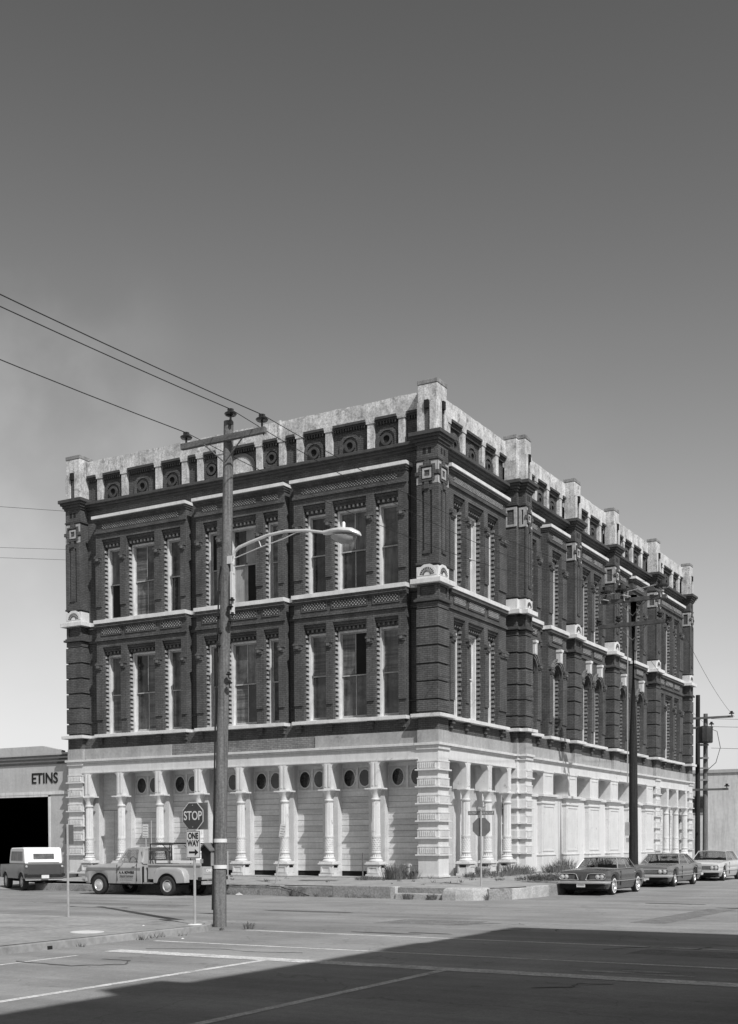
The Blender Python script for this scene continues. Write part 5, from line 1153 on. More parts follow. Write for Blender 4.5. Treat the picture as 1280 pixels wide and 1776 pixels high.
stub(-.66 - .5, -.3, .58, .065, 'stub of standpipe with a cross outlet beside the corner pier', M['galv'], 'standpipe', cap=True, z=.2)
stub(-7.42, -3.6, 1.15, .03, 'thin pale metal stake by the kerb behind the near pole', M['galv'])

# ================================================================== PLANTS
def tuft(x, y, z, r, h, n, label, mt='weed', cat='weeds', name='weed_clump', leafy=False, seed=1, lean=(0, 0)):
    rnd = random.Random(seed); v = []; f = []
    for i in range(n):
        a = rnd.uniform(0, 6.283); d = r * math.sqrt(rnd.random()); bx, by = d * math.cos(a) * .7, d * math.sin(a) * .7
        hh = h * rnd.uniform(.45, 1.05) * (1 - .35 * d / r); la = a + rnd.uniform(-.8, .8); ll = hh * rnd.uniform(.15, .7)
        tip = Vector((bx + ll * math.cos(la) + lean[0] * hh, by + ll * math.sin(la) + lean[1] * hh, hh)); base = Vector((bx, by, 0)); midp = base.lerp(tip, .55) + Vector((0, 0, hh * .16))
        w = rnd.uniform(.004, .011) * (1.5 if leafy else 1); s = Vector((math.sin(la), -math.cos(la), 0)) * w
        o = len(v); v += [tuple(base - s), tuple(base + s), tuple(midp + s), tuple(midp - s), tuple(tip)]; f += [(o, o + 1, o + 2, o + 3), (o + 3, o + 2, o + 4)]
        if leafy:
            for k in range(4):
                c = base.lerp(tip, rnd.uniform(.3, 1)); aa = rnd.uniform(0, 6.283); q = rnd.uniform(.03, .07); dv = Vector((math.cos(aa), math.sin(aa), rnd.uniform(-.2, .7))) * q; pv = Vector((-math.sin(aa), math.cos(aa), 0)) * q * .4
                o = len(v); v += [tuple(c), tuple(c + dv * .5 + pv), tuple(c + dv), tuple(c + dv * .5 - pv)]; f += [(o, o + 1, o + 2, o + 3)]
    me = bpy.data.meshes.new(name); me.from_pydata(v, [], f); me.materials.append(M[mt]); o = bpy.data.objects.new(name, me); COL.objects.link(o); o.location = (x, y, z); return tag(o, label, cat)
def pz_(x, y): 
    k = max(0, min(1, (y + 4.6) / 4.8)) if x < 2 else 0.5
    return kfar(x, y) * (1 - k) + (ZB - .012) * k
tuft(-1.35, -.95, pz_(-1.3, -1), .55, .85, 420, 'large bushy weed clump at the foot of the last boarded bay by the corner pier', seed=1)
tuft(-1.6, -.9, pz_(-1.3, -1), .5, .8, 140, 'pale dry grass growing through the big weed clump near the corner pier', 'drygrass', seed=31)
tuft(-2.3, -1.5, pz_(-2, -1.5), .75, .22, 300, 'low dark weeds spreading left of the big clump', seed=2)
tuft(-.7, -.75, pz_(-.7, -.7), .35, .5, 120, 'small weeds beside the standpipe', seed=3)
tuft(1.0, .9, pz_(1, .9), .5, .28, 200, 'low weeds at the right foot of the corner pier', seed=4)
tuft(.75, 2.5, pz_(1, 2.5), .35, .62, 130, 'pale weed stalks before the first column of the right facade', 'drygrass', leafy=True, seed=5)
tuft(.9, 3.6, pz_(1, 3.6), .9, .3, 320, 'low weeds between the first two columns of the right facade', seed=6)
tuft(.75, 5.4, pz_(1, 5.4), .6, .65, 260, 'tall thin weeds by the second column of the right facade', seed=7)
tuft(.8, 6.9, pz_(1, 6.9), .6, .5, 220, 'weeds around the third column pedestal of the right facade', seed=8)
tuft(1.1, 9.6, pz_(1, 9.6), .9, .55, 380, 'grassy weeds along the wall left of the flat pilasters', seed=9)
tuft(1.0, 11.0, pz_(1, 11), .7, .9, 260, 'taller grassy weeds at the foot of the first flat pilaster', seed=10)
tuft(4.0, .9, pz_(4, .9), 1.1, .32, 300, 'sprawling dark leafy weed at the kerb in front of the nearest parked car', leafy=True, seed=11)
tuft(3.6, 2.6, pz_(4, 3), .9, .28, 160, 'leafy weed behind the bumper of the nearest parked car', leafy=True, seed=12)
tuft(1.6, 14.6, pz_(1, 14), .6, .85, 200, 'thin weed bush against the white wall above the nearest car roof', leafy=True, seed=13)
tuft(1.4, 19.5, pz_(1, 19), .6, .6, 160, 'weeds between the dark pole and the second car', seed=14)
for k, (x, h, lb) in enumerate(((1.45, .3, 'weeds rooted at the bottom of the stepped kerb, left patch'), (2.35, .26, 'weeds rooted at the bottom of the stepped kerb, right patch'), (-8.3, .42, 'dark weed growing from the kerb face left of the leaning sign'), (-3.5, .4, 'wispy weed hanging on the cracked kerb'))):
    yk = (-4.35 - (x + 10.2) * .65 / 12.1) if x < .8 else -5.16
    tuft(x, yk - .12, gz(yk) + .01, .28, h, 130, lb, seed=20 + k)
tuft(4.15, -4.75, gz(-4.9) + .01, .2, .3, 90, 'small weed between the broken kerb blocks on the corner', seed=33)
tuft(4.5, -18.95, gz(-18.9) + .01, .2, .22, 50, 'tuft of grass in the gutter at the tip of the near pavement', seed=34)
tuft(4.2, -19.6, gz(-19.2) + .01, .08, .08, 24, 'tiny tuft of grass against the near kerb', seed=35)
tuft(-10.5, -1.4, pz_(-10, -1.4), .8, .12, 120, 'scant grass in the pavement joint behind the near pole', seed=36)
# scattered sprigs growing out of joints and along the kerb foot
def groundweeds():
    rnd = random.Random(77); v = []; f = []
    spots = []
    for i in range(46): x = rnd.uniform(-15, .5); yk = -4.35 - max(0, x + 10.2) * .65 / 12.1; spots.append((x, yk - rnd.uniform(.01, .1), gz(yk)))
    for i in range(30): x = rnd.uniform(-16, 4.5); y = rnd.uniform(-4.0, -.4); spots.append((x, y, pz_(x, y)))
    for i in range(60): x = rnd.uniform(.5, 3.5); y = rnd.choice((rnd.uniform(0, 12), rnd.uniform(0, 3.5))); spots.append((x, y, pz_(x, y)))
    for i in range(36): y = rnd.uniform(1, 30); spots.append((rnd.uniform(.15, .6), y, pz_(1, y)))
    for i in range(20): spots.append((rnd.uniform(4.1, 4.3), rnd.uniform(-34, -19.5), gz(-25)))
    for x, y, z in spots:
        s = rnd.uniform(.25, 1.0)
        for k in range(rnd.randint(6, 20)):
            a = rnd.uniform(0, 6.283); bx, by = x + rnd.gauss(0, .06) * s, y + rnd.gauss(0, .05) * s; h = rnd.uniform(.04, .2) * s; dx, dy = h * .7 * math.cos(a), h * .7 * math.sin(a); w = .006 + .006 * s
            o = len(v); v += [(bx - w, by, z), (bx + w, by, z), (bx + dx, by + dy, z + h)]; f.append((o, o + 1, o + 2))
    me = bpy.data.meshes.new('gutter_grass'); me.from_pydata(v, [], f); me.materials.append(M['weed']); o = bpy.data.objects.new('gutter_grass', me); COL.objects.link(o)
    tag(o, 'thin grass and sprigs scattered in the pavement joints and gutters', 'grass', kind='stuff')
groundweeds()
# litter on the road and pavement
for i, (x, y, s, lb) in enumerate(((4.9, -21.9, .05, 'crumpled white litter in the gutter beside the near kerb'), (2.9, -20.8, .045, 'small white paper scrap on the near pavement'), (-5.9, -4.95, .18, 'pale stone lying in the gutter of the far kerb'))):
    m = MB(); rnd = random.Random(i); vs = [(rnd.uniform(.6, 1) * s * math.cos(a) , rnd.uniform(.6, 1) * s * math.sin(a) * .7, rnd.uniform(.0, .3) * s) for a in [k * .8 for k in range(8)]] + [(0, 0, s * .6)]
    m.add(vs, [(k, (k + 1) % 8, 8) for k in range(8)] + [tuple(range(7, -1, -1))]); o = m.build('litter' if i < 2 else 'loose_stone', M['white'] if i < 2 else M['kerblit']); o.location = (x, y, gz(y) + (.15 if i == 1 else .005)); tag(o, lb, 'litter' if i < 2 else 'stone')

# ================================================================== VEHICLES
def wheel(root, x, y, r, w, hub='chrome', white=False, side=1):
    t = MB(lambda a, b, c: (x + a, y + c, r + b)); t.lathe([(r * .62, -w / 2), (r * .9, -w / 2), (r, -w * .36), (r, w * .36), (r * .9, w / 2), (r * .62, w / 2), (r * .6, w * .3), (r * .6, -w * .3), (r * .62, -w / 2)], n=28, cap=False)
    W_ = t.build('wheel', M['tyre'], root, smooth=True)
    q = MB(lambda a, b, c: (x + a, y + c * side, r + b)); q.lathe([(r * .6, w * .25), (r * .63, w * .44), (r * .54, w * .42), (r * .5, w * .3), (r * .33, w * .36), (r * .3, w * .5), (r * .16, w * .56), (.001, w * .58)], n=24, cap=False); q.build('hubcap', M[hub], W_, smooth=True)
    if white: q = MB(lambda a, b, c: (x + a, y + c * side, r + b)); q.ring(0, 0, r * .68, r * .76, 0, 0.001); q = MB(lambda a, b, c: (x + a, y + c * side, r + b)); q.lathe([(r * .66, w * .505), (r * .8, w * .505)], n=28, cap=False); q.build('whitewall', M['white'], W_)
def loft(xs, zb, zt, w, crown=.03, rows=9, top=6, prof=None, skip_bottom=False):
    """car body: for each x the side runs from zb to zt, half width w; then a crowned top"""
    prof = prof or (lambda t: .93 + .28 * t * (1 - t) + (.0 if t < .8 else -(t - .8) ** 2 * 1.2))
    vs = []; per = 2 * (rows + 1) + (top - 1)
    for x in xs:
        b, tz, ww = zb(x), zt(x), w(x); sec = []
        for k in range(rows + 1): t = k / rows; sec.append((ww * prof(t), b + (tz - b) * t))
        yt = sec[-1][0]
        left = sec; topp = [(yt * (1 - 2 * k / top), tz + crown * (1 - (1 - 2 * k / top) ** 2)) for k in range(1, top)]
        ring_ = left + topp + [(-y, z) for y, z in reversed(sec)]
        vs += [(x, y, z) for y, z in ring_]
    fs = []; n = len(xs)
    for i in range(n - 1):
        for k in range(per - 1): fs.append((i * per + k, i * per + k + 1, (i + 1) * per + k + 1, (i + 1) * per + k))
        if not skip_bottom: fs.append((i * per + per - 1, i * per, (i + 1) * per, (i + 1) * per + per - 1))
    fs += [tuple(range(per)), tuple(range(n * per - 1, (n - 1) * per - 1, -1))]
    return vs, fs
def lerpf(tab):
    def g(x):
        if x <= tab[0][0]: return tab[0][1]
        for (a, p), (b, q) in zip(tab[:-1], tab[1:]):
            if x <= b: t = (x - a) / (b - a); t2 = t * t * (3 - 2 * t) if False else t; return p + (q - p) * t2
        return tab[-1][1]
    return g
def stations(x0, x1, wheels, R, step=.12):
    s = {x0, x1}; x = x0
    while x < x1: s.add(round(x, 3)); x += step
    for wx in wheels:
        for k in range(-12, 13): s.add(round(wx + R * math.sin(math.pi / 2 * k / 12), 4))
        s.add(round(wx - R - .004, 4)); s.add(round(wx + R + .004, 4))
    return sorted(v for v in s if x0 <= v <= x1)
def panel(root, name, pts, mt, th=.006):
    m = MB(); n = len(pts); P_ = [Vector(p) for p in pts]; nn = (P_[1] - P_[0]).cross(P_[2] - P_[0]).normalized() * th
    m.add([tuple(p) for p in P_] + [tuple(p - nn) for p in P_], [tuple(range(n)), tuple(range(2 * n - 1, n - 1, -1))] + [(i, (i + 1) % n, n + (i + 1) % n, n + i) for i in range(n)]); return m.build(name, mt, root)

def car(name, label, loc, rz, L, W_, paint, p):
    root = thing(name, label, 'car', loc, rz, 'cars parked along the right-hand kerb'); hw = W_ / 2
    R = .40; wr = .335; wx = p['wheels']; zb0 = .22
    def zb(x):
        z = zb0 + (.08 if abs(x) > L / 2 - .25 else 0)
        for c in wx:
            d = abs(x - c)
            if d <= R: z = max(z, wr + math.sqrt(max(0, R * R - d * d)) * .92)
        return z
    zt = lerpf(p['top']); w = lerpf([(-L / 2, hw * .90), (-L / 2 + .12, hw * .96), (-L / 2 + .6, hw), (L / 2 - .8, hw), (L / 2 - .15, hw * .97), (L / 2, hw * .92)])
    prof = p.get('prof') or (lambda t: .90 + .10 * math.sin(min(1, t / .55) * math.pi / 2) - (.045 * ((t - .72) / .28) ** 1.5 if t > .72 else 0) - (.02 if .55 < t < .62 else 0))
    xs = stations(-L / 2, L / 2, wx, R)
    v, f = loft(xs, zb, zt, w, .045, 12, 8, prof); m = MB(); m.add(v, f); body = m.build('body', M[paint], root, smooth=True)
    m = MB(); m.box(-L / 2 + .15, L / 2 - .15, -hw * .72, hw * .72, .17, .6); m.build('underbody', M['under'], root)
    for c in wx:
        m = MB(); m.box(c - R, c + R, -hw * .93, hw * .93, .3, .72); m.build('wheel_well', M['under'], root)
    for c in wx:
        for sy in (1, -1): wheel(root, c, sy * (hw - .13), wr, .2, side=sy, white=p.get('ww', False))
    # greenhouse
    zbelt = p['belt']; g = p['green']  # windshield base x, roof front x, roof rear x, backlight base x, roof z
    x0, x1, x2, x3, rz_ = g; yb = hw * .87; yr = hw * .66; yb2 = hw * .84
    A = (x0, yb, zbelt); Bp = (x1, yr, rz_); C_ = (x2, yr, rz_ - .01); D = (x3, yb2, zbelt + .01)
    vs, fs = [], []
    nx, ny = 8, 6
    for i in range(nx + 1):
        t = i / nx; x = x1 + .07 - (x1 - x2 + .14) * t
        for j in range(ny + 1):
            s_ = j / ny * 2 - 1; vs.append((x, (yr + .02) * s_, rz_ + .035 * (1 - s_ * s_) + .02 * math.sin(math.pi * t) - .012))
    for i in range(nx):
        for j in range(ny): fs.append((i * (ny + 1) + j, i * (ny + 1) + j + 1, (i + 1) * (ny + 1) + j + 1, (i + 1) * (ny + 1) + j))
    m = MB(); m.add(vs, fs); m.add([(a, b, c - .035) for a, b, c in vs], fs)
    for i in range(nx):
        for j in (0, ny): a = i * (ny + 1) + j; b = (i + 1) * (ny + 1) + j; o_ = len(vs); m.f.append((a, b, b + o_, a + o_))
    for j in range(ny):
        for i in (0, nx): a = i * (ny + 1) + j; o_ = len(vs); m.f.append((a, a + 1, a + 1 + o_, a + o_))
    m.build('roof', M[p.get('roofmat', paint)], root, smooth=True)
    for sy in (1, -1):
        q = lambda P_: (P_[0], P_[1] * sy, P_[2])
        m = MB(); m.tube([q(A), q(Bp)], .022, 6); m.build('front_pillar', M['chrome'], root)
        bw = p.get('bpil', .25)
        D1 = (x3 + bw, yb2, zbelt + .01); C1 = (x2 + bw * .35, yr, rz_ - .01)
        panel(root, 'rear_pillar', [q(D), q(D1), q(C1), q(C_)], M[paint], .04)
        panel(root, 'side_window', [(x0 - .04, (yb - .01) * sy, zbelt), (D1[0], (yb2 - .01) * sy, zbelt), (C1[0], (yr - .01) * sy, rz_ - .02), (x1, (yr - .01) * sy, rz_ - .02)], M['carglass'])
        m = MB(); xm = (x0 + D1[0]) / 2 - .1; m.tube([(xm, (yb - .005) * sy, zbelt), (xm - .02, (yr) * sy, rz_ - .02)], .012, 5); m.build('window_divider', M['chrome'], root)
        m = MB(); m.tube([(x0 + .02, (yb + .012) * sy, zbelt + .0), (x3, (yb2 + .012) * sy, zbelt + .005)], .011, 5); m.build('belt_trim', M['chrome'], root)
        m = MB(); m.tube([(x1 + .05, (yr + .03) * sy, rz_ - .01), (x2, (yr + .03) * sy, rz_ - .015)], .012, 5); m.build('drip_rail', M['chrome'], root)
        # door seams, handles
        for xs_ in (x0 - .05, D1[0] + .12):
            m = MB(); yy = hw * 1.0; m.box(xs_ - .006, xs_ + .006, (hw - .03) * sy if sy > 0 else -hw - .004, (hw + .004) * sy if sy > 0 else -(hw - .03), .32, zbelt - .08); m.build('door_seam', M['under'], root)
        m = MB(); m.boxc((D1[0] + .28, (hw - .005) * sy, zbelt - .14), (.07, .02, .012)); m.build('door_handle', M['chrome'], root)
        m = MB(); m.tube([(L / 2 - .35, (hw + .003) * sy, p['trim']), (0, (hw + .008) * sy, p['trim']), (-L / 2 + .3, (hw + .002) * sy, p['trim'] + .02)], .012, 5); m.build('side_trim', M['chrome'], root)
    panel(root, 'windshield', [(x0 + .02, yb - .03, zbelt), (x0 + .02, -yb + .03, zbelt), (x1 + .03, -yr, rz_ - .01), (x1 + .03, yr, rz_ - .01)], M['carglass'])
    panel(root, 'rear_window', [(x3 - .02, -yb2 + .06, zbelt + .02), (x3 - .02, yb2 - .06, zbelt + .02), (x2 - .03, yr - .02, rz_ - .02), (x2 - .03, -yr + .02, rz_ - .02)], M['carglass'])
    m = MB(); m.tube([(x0 + .03, yb, zbelt), (x0 + .1, 0, zbelt + .02), (x0 + .03, -yb, zbelt)], .016, 5); m.tube([(x1 + .06, yr, rz_), (x1 + .09, 0, rz_ + .02), (x1 + .06, -yr, rz_)], .016, 5); m.build('windshield_trim', M['chrome'], root)
    m = MB(); m.box(x0 - .95, x0 - .8, -hw * .72, hw * .72, zbelt - .35, zbelt + .1); m.box(x0 - 1.75, x0 - 1.6, -hw * .72, hw * .72, zbelt - .35, zbelt + .12); m.box(x3 + .1, x0 - .1, -hw * .8, hw * .8, zbelt - .40, zbelt - .34); m.box(x0 - .25, x0, -hw * .8, hw * .8, zbelt - .1, zbelt + .01); m.build('seats', M['seat'], root)
    m = MB(lambda a, b, c: (x0 - .35 + c, hw * .42 + a, zbelt - .02 + b)); m.lathe([(.17, 0), (.19, .01), (.17, .02)], n=20, cap=False); m.build('steering_wheel', M['under'], root)
    p['front'](root, L, hw)
    # rear bumper
    m = MB(); m.tube([(-L / 2 + .15, hw - .02, .45), (-L / 2 - .04, hw * .85, .45), (-L / 2 - .07, 0, .45), (-L / 2 - .04, -hw * .85, .45), (-L / 2 + .15, -hw + .02, .45)], .06, 8); m.build('rear_bumper', M['chrome'], root, smooth=True)
    return root
def disc(root, name, x, y, z, r, mt, T=None, d=.02, n=18, dome=.3):
    m = MB(lambda a, b, c: (x + c, y + a, z + b)); m.lathe([(r, -.04), (r, 0), (r * .8, d * .6), (r * .4, d), (.001, d * 1.1)], n=n, cap=False); return m.build(name, mt, root, smooth=True)
def front1(root, L, hw):     # split oval grille, paired lamps
    X = L / 2
    for sy in (1, -1):
        P_ = [(y * sy, z) for y, z in ((.14, .56), (.22, .76), (.32, .785), (hw - .14, .785), (hw - .06, .74), (hw - .06, .62), (hw - .12, .575), (.22, .55))]
        m = MB(lambda u, d, z: (X + d, u, z)); m.prism(P_, -.1, .012); g = m.build('grille', M['blackmetal'], root)
        m = MB(); m.tube([(X + .02, a, b) for a, b in P_] + [(X + .02, P_[0][0], P_[0][1])], .013, 6); m.build('grille_surround', M['chrome'], g)
        m = MB()
        for k in range(4): m.box(X + .012, X + .02, min(sy * .28, sy * (hw - .42)), max(sy * .28, sy * (hw - .42)), .58 + k * .04, .588 + k * .04)
        m.build('grille_bars', M['galv'], g)
        for k in (0, 1):
            m = MB(lambda a, b, c: (X + .01 + c, sy * (hw - .17 - k * .16) + a, .675 + b)); m.lathe([(.08, 0), (.08, .02), (.066, .02)], n=18, cap=False); m.build('headlight_ring', M['chrome'], root); disc(root, 'headlight', X + .02, sy * (hw - .17 - k * .16), .675, .066, M['lampglass'])
    m = MB(); m.boxc((X + .02, 0, .65), (.03, .05, .1)); m.build('nose_centre', M['cardark'], root, bevel=.01)
    m = MB(); m.tube([(X - .3, hw + .01, .46), (X + .02, hw * .93, .465), (X + .12, hw * .5, .47), (X + .13, 0, .47), (X + .12, -hw * .5, .47), (X + .02, -hw * .93, .465), (X - .3, -hw - .01, .46)], .055, 8); m.build('front_bumper', M['chrome'], root, smooth=True)
    m = MB(); m.box(X - .1, X + .03, -hw * .9, hw * .9, .24, .42); m.build('valance_shade', M['under'], root)  # near-black box puts the shadow below the bumper into colour
    m = MB(); m.box(X + .14, X + .15, -.16, .16, .30, .44); pl = m.build('licence_plate', M['signwhite'], root)
    m = MB(); [m.box(X + .15, X + .152, -.12 + k * .045, -.095 + k * .045, .34, .40) for k in range(6)]; m.build('plate_marks', M['signback'], pl, kind='stuff')
def front2(root, L, hw, paint='carmid'):
    X = L / 2
    m = MB(); m.box(X - .05, X + .02, -hw + .1, hw - .1, .56, .72); g = m.build('grille', M['blackmetal'], root)
    m = MB(); 
    for k in range(4): m.box(X + .02, X + .035, -hw + .5, hw - .5, .575 + k * .04, .588 + k * .04)
    m.box(X, X + .03, -hw + .1, hw - .1, .725, .75); m.build('grille_bars', M['chrome'], g)
    for sy in (1, -1):
        for k in (0, 1): disc(root, 'headlight', X + .03, sy * (hw - .2 - k * .19), .65, .078, M['lampglass']); m = MB(lambda a, b, c: (X + .02 + c, sy * (hw - .2 - k * .19) + a, .65 + b)); m.lathe([(.092, 0), (.092, .02), (.078, .02)], n=18, cap=False); m.build('headlight_ring', M['chrome'], root)
    m = MB(); m.tube([(X - .3, hw + .01, .46), (X + .02, hw * .94, .46), (X + .1, hw * .5, .46), (X + .11, 0, .46), (X + .1, -hw * .5, .46), (X + .02, -hw * .94, .46), (X - .3, -hw - .01, .46)], .065, 8); m.build('front_bumper', M['chrome'], root, smooth=True)
    m = MB(); m.box(X - .12, X + .04, -hw * .9, hw * .9, .24, .40); m.build('valance_shade', M['under'], root)  # shadow of the front underside coloured in, as on the first car
    m = MB(); m.box(X + .12, X + .128, -.16, .16, .30, .42); m.build('licence_plate', M['signwhite'], root)
RZ = math.radians(-90)
car('parked_car', 'dark two-door sedan with a split grille, nearest of the parked cars', (5.98, 1.95, gz(1.5)), RZ, 4.75, 1.83, 'cardark', dict(wheels=[1.42, -1.38], ww=True, belt=.94, trim=.50,
    top=[(-2.375, .84), (-2.3, .89), (-1.6, .92), (-.6, .91), (.8, .91), (1.7, .90), (2.28, .86), (2.375, .80)], green=(.80, .38, -.95, -1.35, 1.33), front=front1, bpil=.2))
car('parked_car', 'mid grey two-door hardtop with a full-width grille, second in the row', (5.92, 10.15, gz(10)), RZ, 5.4, 1.98, 'carmid', dict(wheels=[1.72, -1.36], belt=.93, trim=.46,
    top=[(-2.7, .86), (-2.6, .92), (-1.9, .95), (-1.2, .97), (-.5, .91), (.9, .91), (1.9, .90), (2.6, .86), (2.7, .80)], green=(.8, .2, -1.0, -2.0, 1.35), front=front2, bpil=.3))
car('parked_car', 'pale sedan at the right edge of the picture, third in the row', (5.92, 18.6, gz(18)), RZ, 5.2, 1.95, 'carlight', dict(wheels=[1.6, -1.35], belt=.96, trim=.5,
    top=[(-2.6, .85), (-2.5, .92), (-1.5, .95), (.8, .93), (1.8, .90), (2.5, .86), (2.6, .78)], green=(.8, .3, -1.2, -1.8, 1.42), front=front2, bpil=.25, roofmat='carlight'))

# ---- pickup truck (local x forward)
T_ = thing('pickup_truck', 'pale stepside pickup truck with lettered door and pipe rack at the far kerb', 'pickup truck', (-11.9 - 1.6 + 3.2, -5.45, gz(-5.4)), math.radians(180))
T_.location.x = -9.85; TS = 1.045; T_.scale = (TS, TS, TS)
fx, rx = 1.62, -1.62
def tz(x):
    z = .42
    for c in (fx,):
        d = abs(x - c)
        if d <= .47: z = max(z, .36 + math.sqrt(max(0, .47 ** 2 - d * d)) * .95)
    return z
hw = .95
xs = stations(-.42, 2.32, [fx], .47)
v, f = loft(xs, tz, lerpf([(-.42, 1.16), (.85, 1.16), (.9, 1.14), (2.1, 1.07), (2.25, 1.03), (2.32, .95)]), lerpf([(-.42, .95), (1.8, .95), (2.2, .93), (2.32, .88)]), .05, 12, 8, lambda t: .95 + .05 * math.sin(min(1, t / .6) * math.pi / 2) - (.05 if t > .8 else 0) * (t - .8) * 5)
m = MB(); m.add(v, f); m.build('cab_body', M['truck'], T_, smooth=True)
for sy in (1, -1):   # dark contrasting recess along the hood side
    m = MB(); m.box(-.4, 2.2, sy * .925 if sy > 0 else -.953, .953 if sy > 0 else sy * .925, .90, 1.0); m.build('side_band', M['truckdark'], T_)
# cab upper
A = {'ws0': (.72, .83, 1.2), 'ws1': (.38, .70, 1.68), 'r1': (-.40, .70, 1.70), 'r0': (-.42, .83, 1.2)}
vs, fs = [], []
for i in range(7):
    t = i / 6; x = .42 - .88 * t
    for j in range(7): s_ = j / 3 - 1; vs.append((x, .73 * s_, 1.70 + .05 * (1 - s_ * s_) + .02 * math.sin(math.pi * t)))
for i in range(6):
    for j in range(6): fs.append((i * 7 + j, i * 7 + j + 1, i * 7 + j + 8, i * 7 + j + 7))
m = MB(); m.add(vs, fs); m.add([(a, b, c - .05) for a, b, c in vs], fs); o_ = len(vs)
for i in range(6):
    for j in (0, 6): m.f.append((i * 7 + j, (i + 1) * 7 + j, (i + 1) * 7 + j + o_, i * 7 + j + o_))
for j in range(6):
    for i in (0, 6): m.f.append((i * 7 + j, i * 7 + j + 1, i * 7 + j + 1 + o_, i * 7 + j + o_))
m.build('cab_roof', M['truck'], T_, smooth=True)
for sy in (1, -1):
    m = MB(); m.tube([(.72, .84 * sy, 1.18), (.38, .71 * sy, 1.69)], .035, 6); m.tube([(-.40, .71 * sy, 1.7), (-.42, .86 * sy, 1.18)], .05, 6); m.tube([(.52, .80 * sy, 1.18), (.36, .72 * sy, 1.62)], .012, 5); m.build('cab_pillar', M['truck'], T_)
    panel(T_, 'rear_corner_panel', [(-.42, .85 * sy, 1.16), (-.22, .85 * sy, 1.16), (-.18, .71 * sy, 1.69), (-.42, .71 * sy, 1.70)], M['truck'], .03)
    panel(T_, 'side_window', [(.68, .83 * sy, 1.2), (-.2, .83 * sy, 1.2), (-.17, .71 * sy, 1.66), (.38, .71 * sy, 1.66)], M['carglass'])
    m = MB(); m.box(-.23, -.222, .93 * sy if sy > 0 else -.958, .958 if sy > 0 else -.93, .5, 1.16); m.box(.70, .708, .93 * sy if sy > 0 else -.958, .958 if sy > 0 else -.93, .5, 1.12); m.build('door_seam', M['under'], T_)
    m = MB(); m.boxc((-.1, .965 * sy, 1.06), (.06, .02, .012)); m.build('door_handle', M['chrome'], T_)
    m = MB(); m.tube([(.45, .9 * sy, 1.16), (.42, 1.08 * sy, 1.2)], .012, 5); m.boxc((.42, 1.09 * sy, 1.24), (.02, .05, .05)); m.build('wing_mirror', M['galv'], T_)
panel(T_, 'windshield', [(.74, .8, 1.2), (.74, -.8, 1.2), (.40, -.69, 1.67), (.40, .69, 1.67)], M['carglass'])
panel(T_, 'rear_window', [(-.43, -.5, 1.28), (-.43, .5, 1.28), (-.41, .48, 1.6), (-.41, -.48, 1.6)], M['carglass'])
m = MB(); m.slab(-.85, .85, 1.14, 1.71, 0, .03, [(-.5, .5, 1.28, 1.6)]); m.v = [(-.42 - b, a, c) for a, b, c in m.v]; m.build('cab_back', M['truck'], T_)
m = MB(); m.box(-.3, -.12, -.75, .75, .7, 1.3); m.box(-.3, .3, -.75, .75, .6, .75); m.build('seats', M['seat'], T_)
m = MB(lambda a, b, c: (.42 + c * 1, -.36 + a, 1.18 + b)); m.lathe([(.2, 0), (.22, .012), (.2, .024)], n=20, cap=False); m.build('steering_wheel', M['under'], T_)
for yy in (.36,): m = MB(lambda a, b, c: (.42 + c * 1, yy + a, 1.18 + b)); m.lathe([(.2, 0), (.22, .012), (.2, .024)], n=20, cap=False); m.build('steering_wheel', M['under'], T_)
# front
m = MB(); m.box(2.30, 2.34, -.82, .82, .68, .9); g = m.build('grille', M['blackmetal'], T_); m = MB(); m.box(2.34, 2.36, -.82, .82, .88, .92); m.box(2.34, 2.36, -.6, .6, .78, .8); m.build('grille_bars', M['white'], g)
for sy in (1, -1): disc(T_, 'headlight', 2.35, sy * .7, .79, .09, M['lampglass'])
m = MB(); m.tube([(2.2, .93, .56), (2.42, .86, .56), (2.46, 0, .56), (2.42, -.86, .56), (2.2, -.93, .56)], .07, 8); m.build('front_bumper', M['galv'], T_, smooth=True)
m = MB(); m.box(-2.95, 2.2, -.42, .42, .38, .52); m.box(-.45, 2.2, -.75, .75, .36, .46); m.build('chassis', M['under'], T_)
m = MB(); m.box(fx - .45, fx + .45, -.88, .88, .5, .85); m.build('wheel_well', M['under'], T_)
# bed
b0, b1 = -2.95, -.52
m = MB(); m.box(b0, b1, -.66, -.62, .58, 1.10); m.box(b0, b1, .62, .66, .58, 1.10); m.box(b0, b1, -.62, .62, .58, .64); m.box(b1 - .04, b1, -.62, .62, .64, 1.10)
m.box(b0, b1, -.70, -.60, 1.08, 1.14); m.box(b0, b1, .60, .70, 1.08, 1.14); m.build('bed', M['truck'], T_, bevel=.01)
m = MB(); m.box(b0 - .05, b0, -.64, .64, .58, 1.14); tg = m.build('tailgate', M['truck'], T_, bevel=.008)
m = MB(); 
for z in (.62, 1.09): m.box(b0 - .065, b0 - .05, -.6, .6, z, z + .03)
for z in (.78, .97): m.box(b0 - .06, b0 - .05, -.58, .58, z, z + .012)
m.build('tailgate_rib', M['truck'], tg)
text('lettering', 'CHEVROLET', .17, M['white'], tg, frame_mat((b0 - .056, 0, .90), (0, -1, 0), (0, 0, 1)), .004, .92, .003)
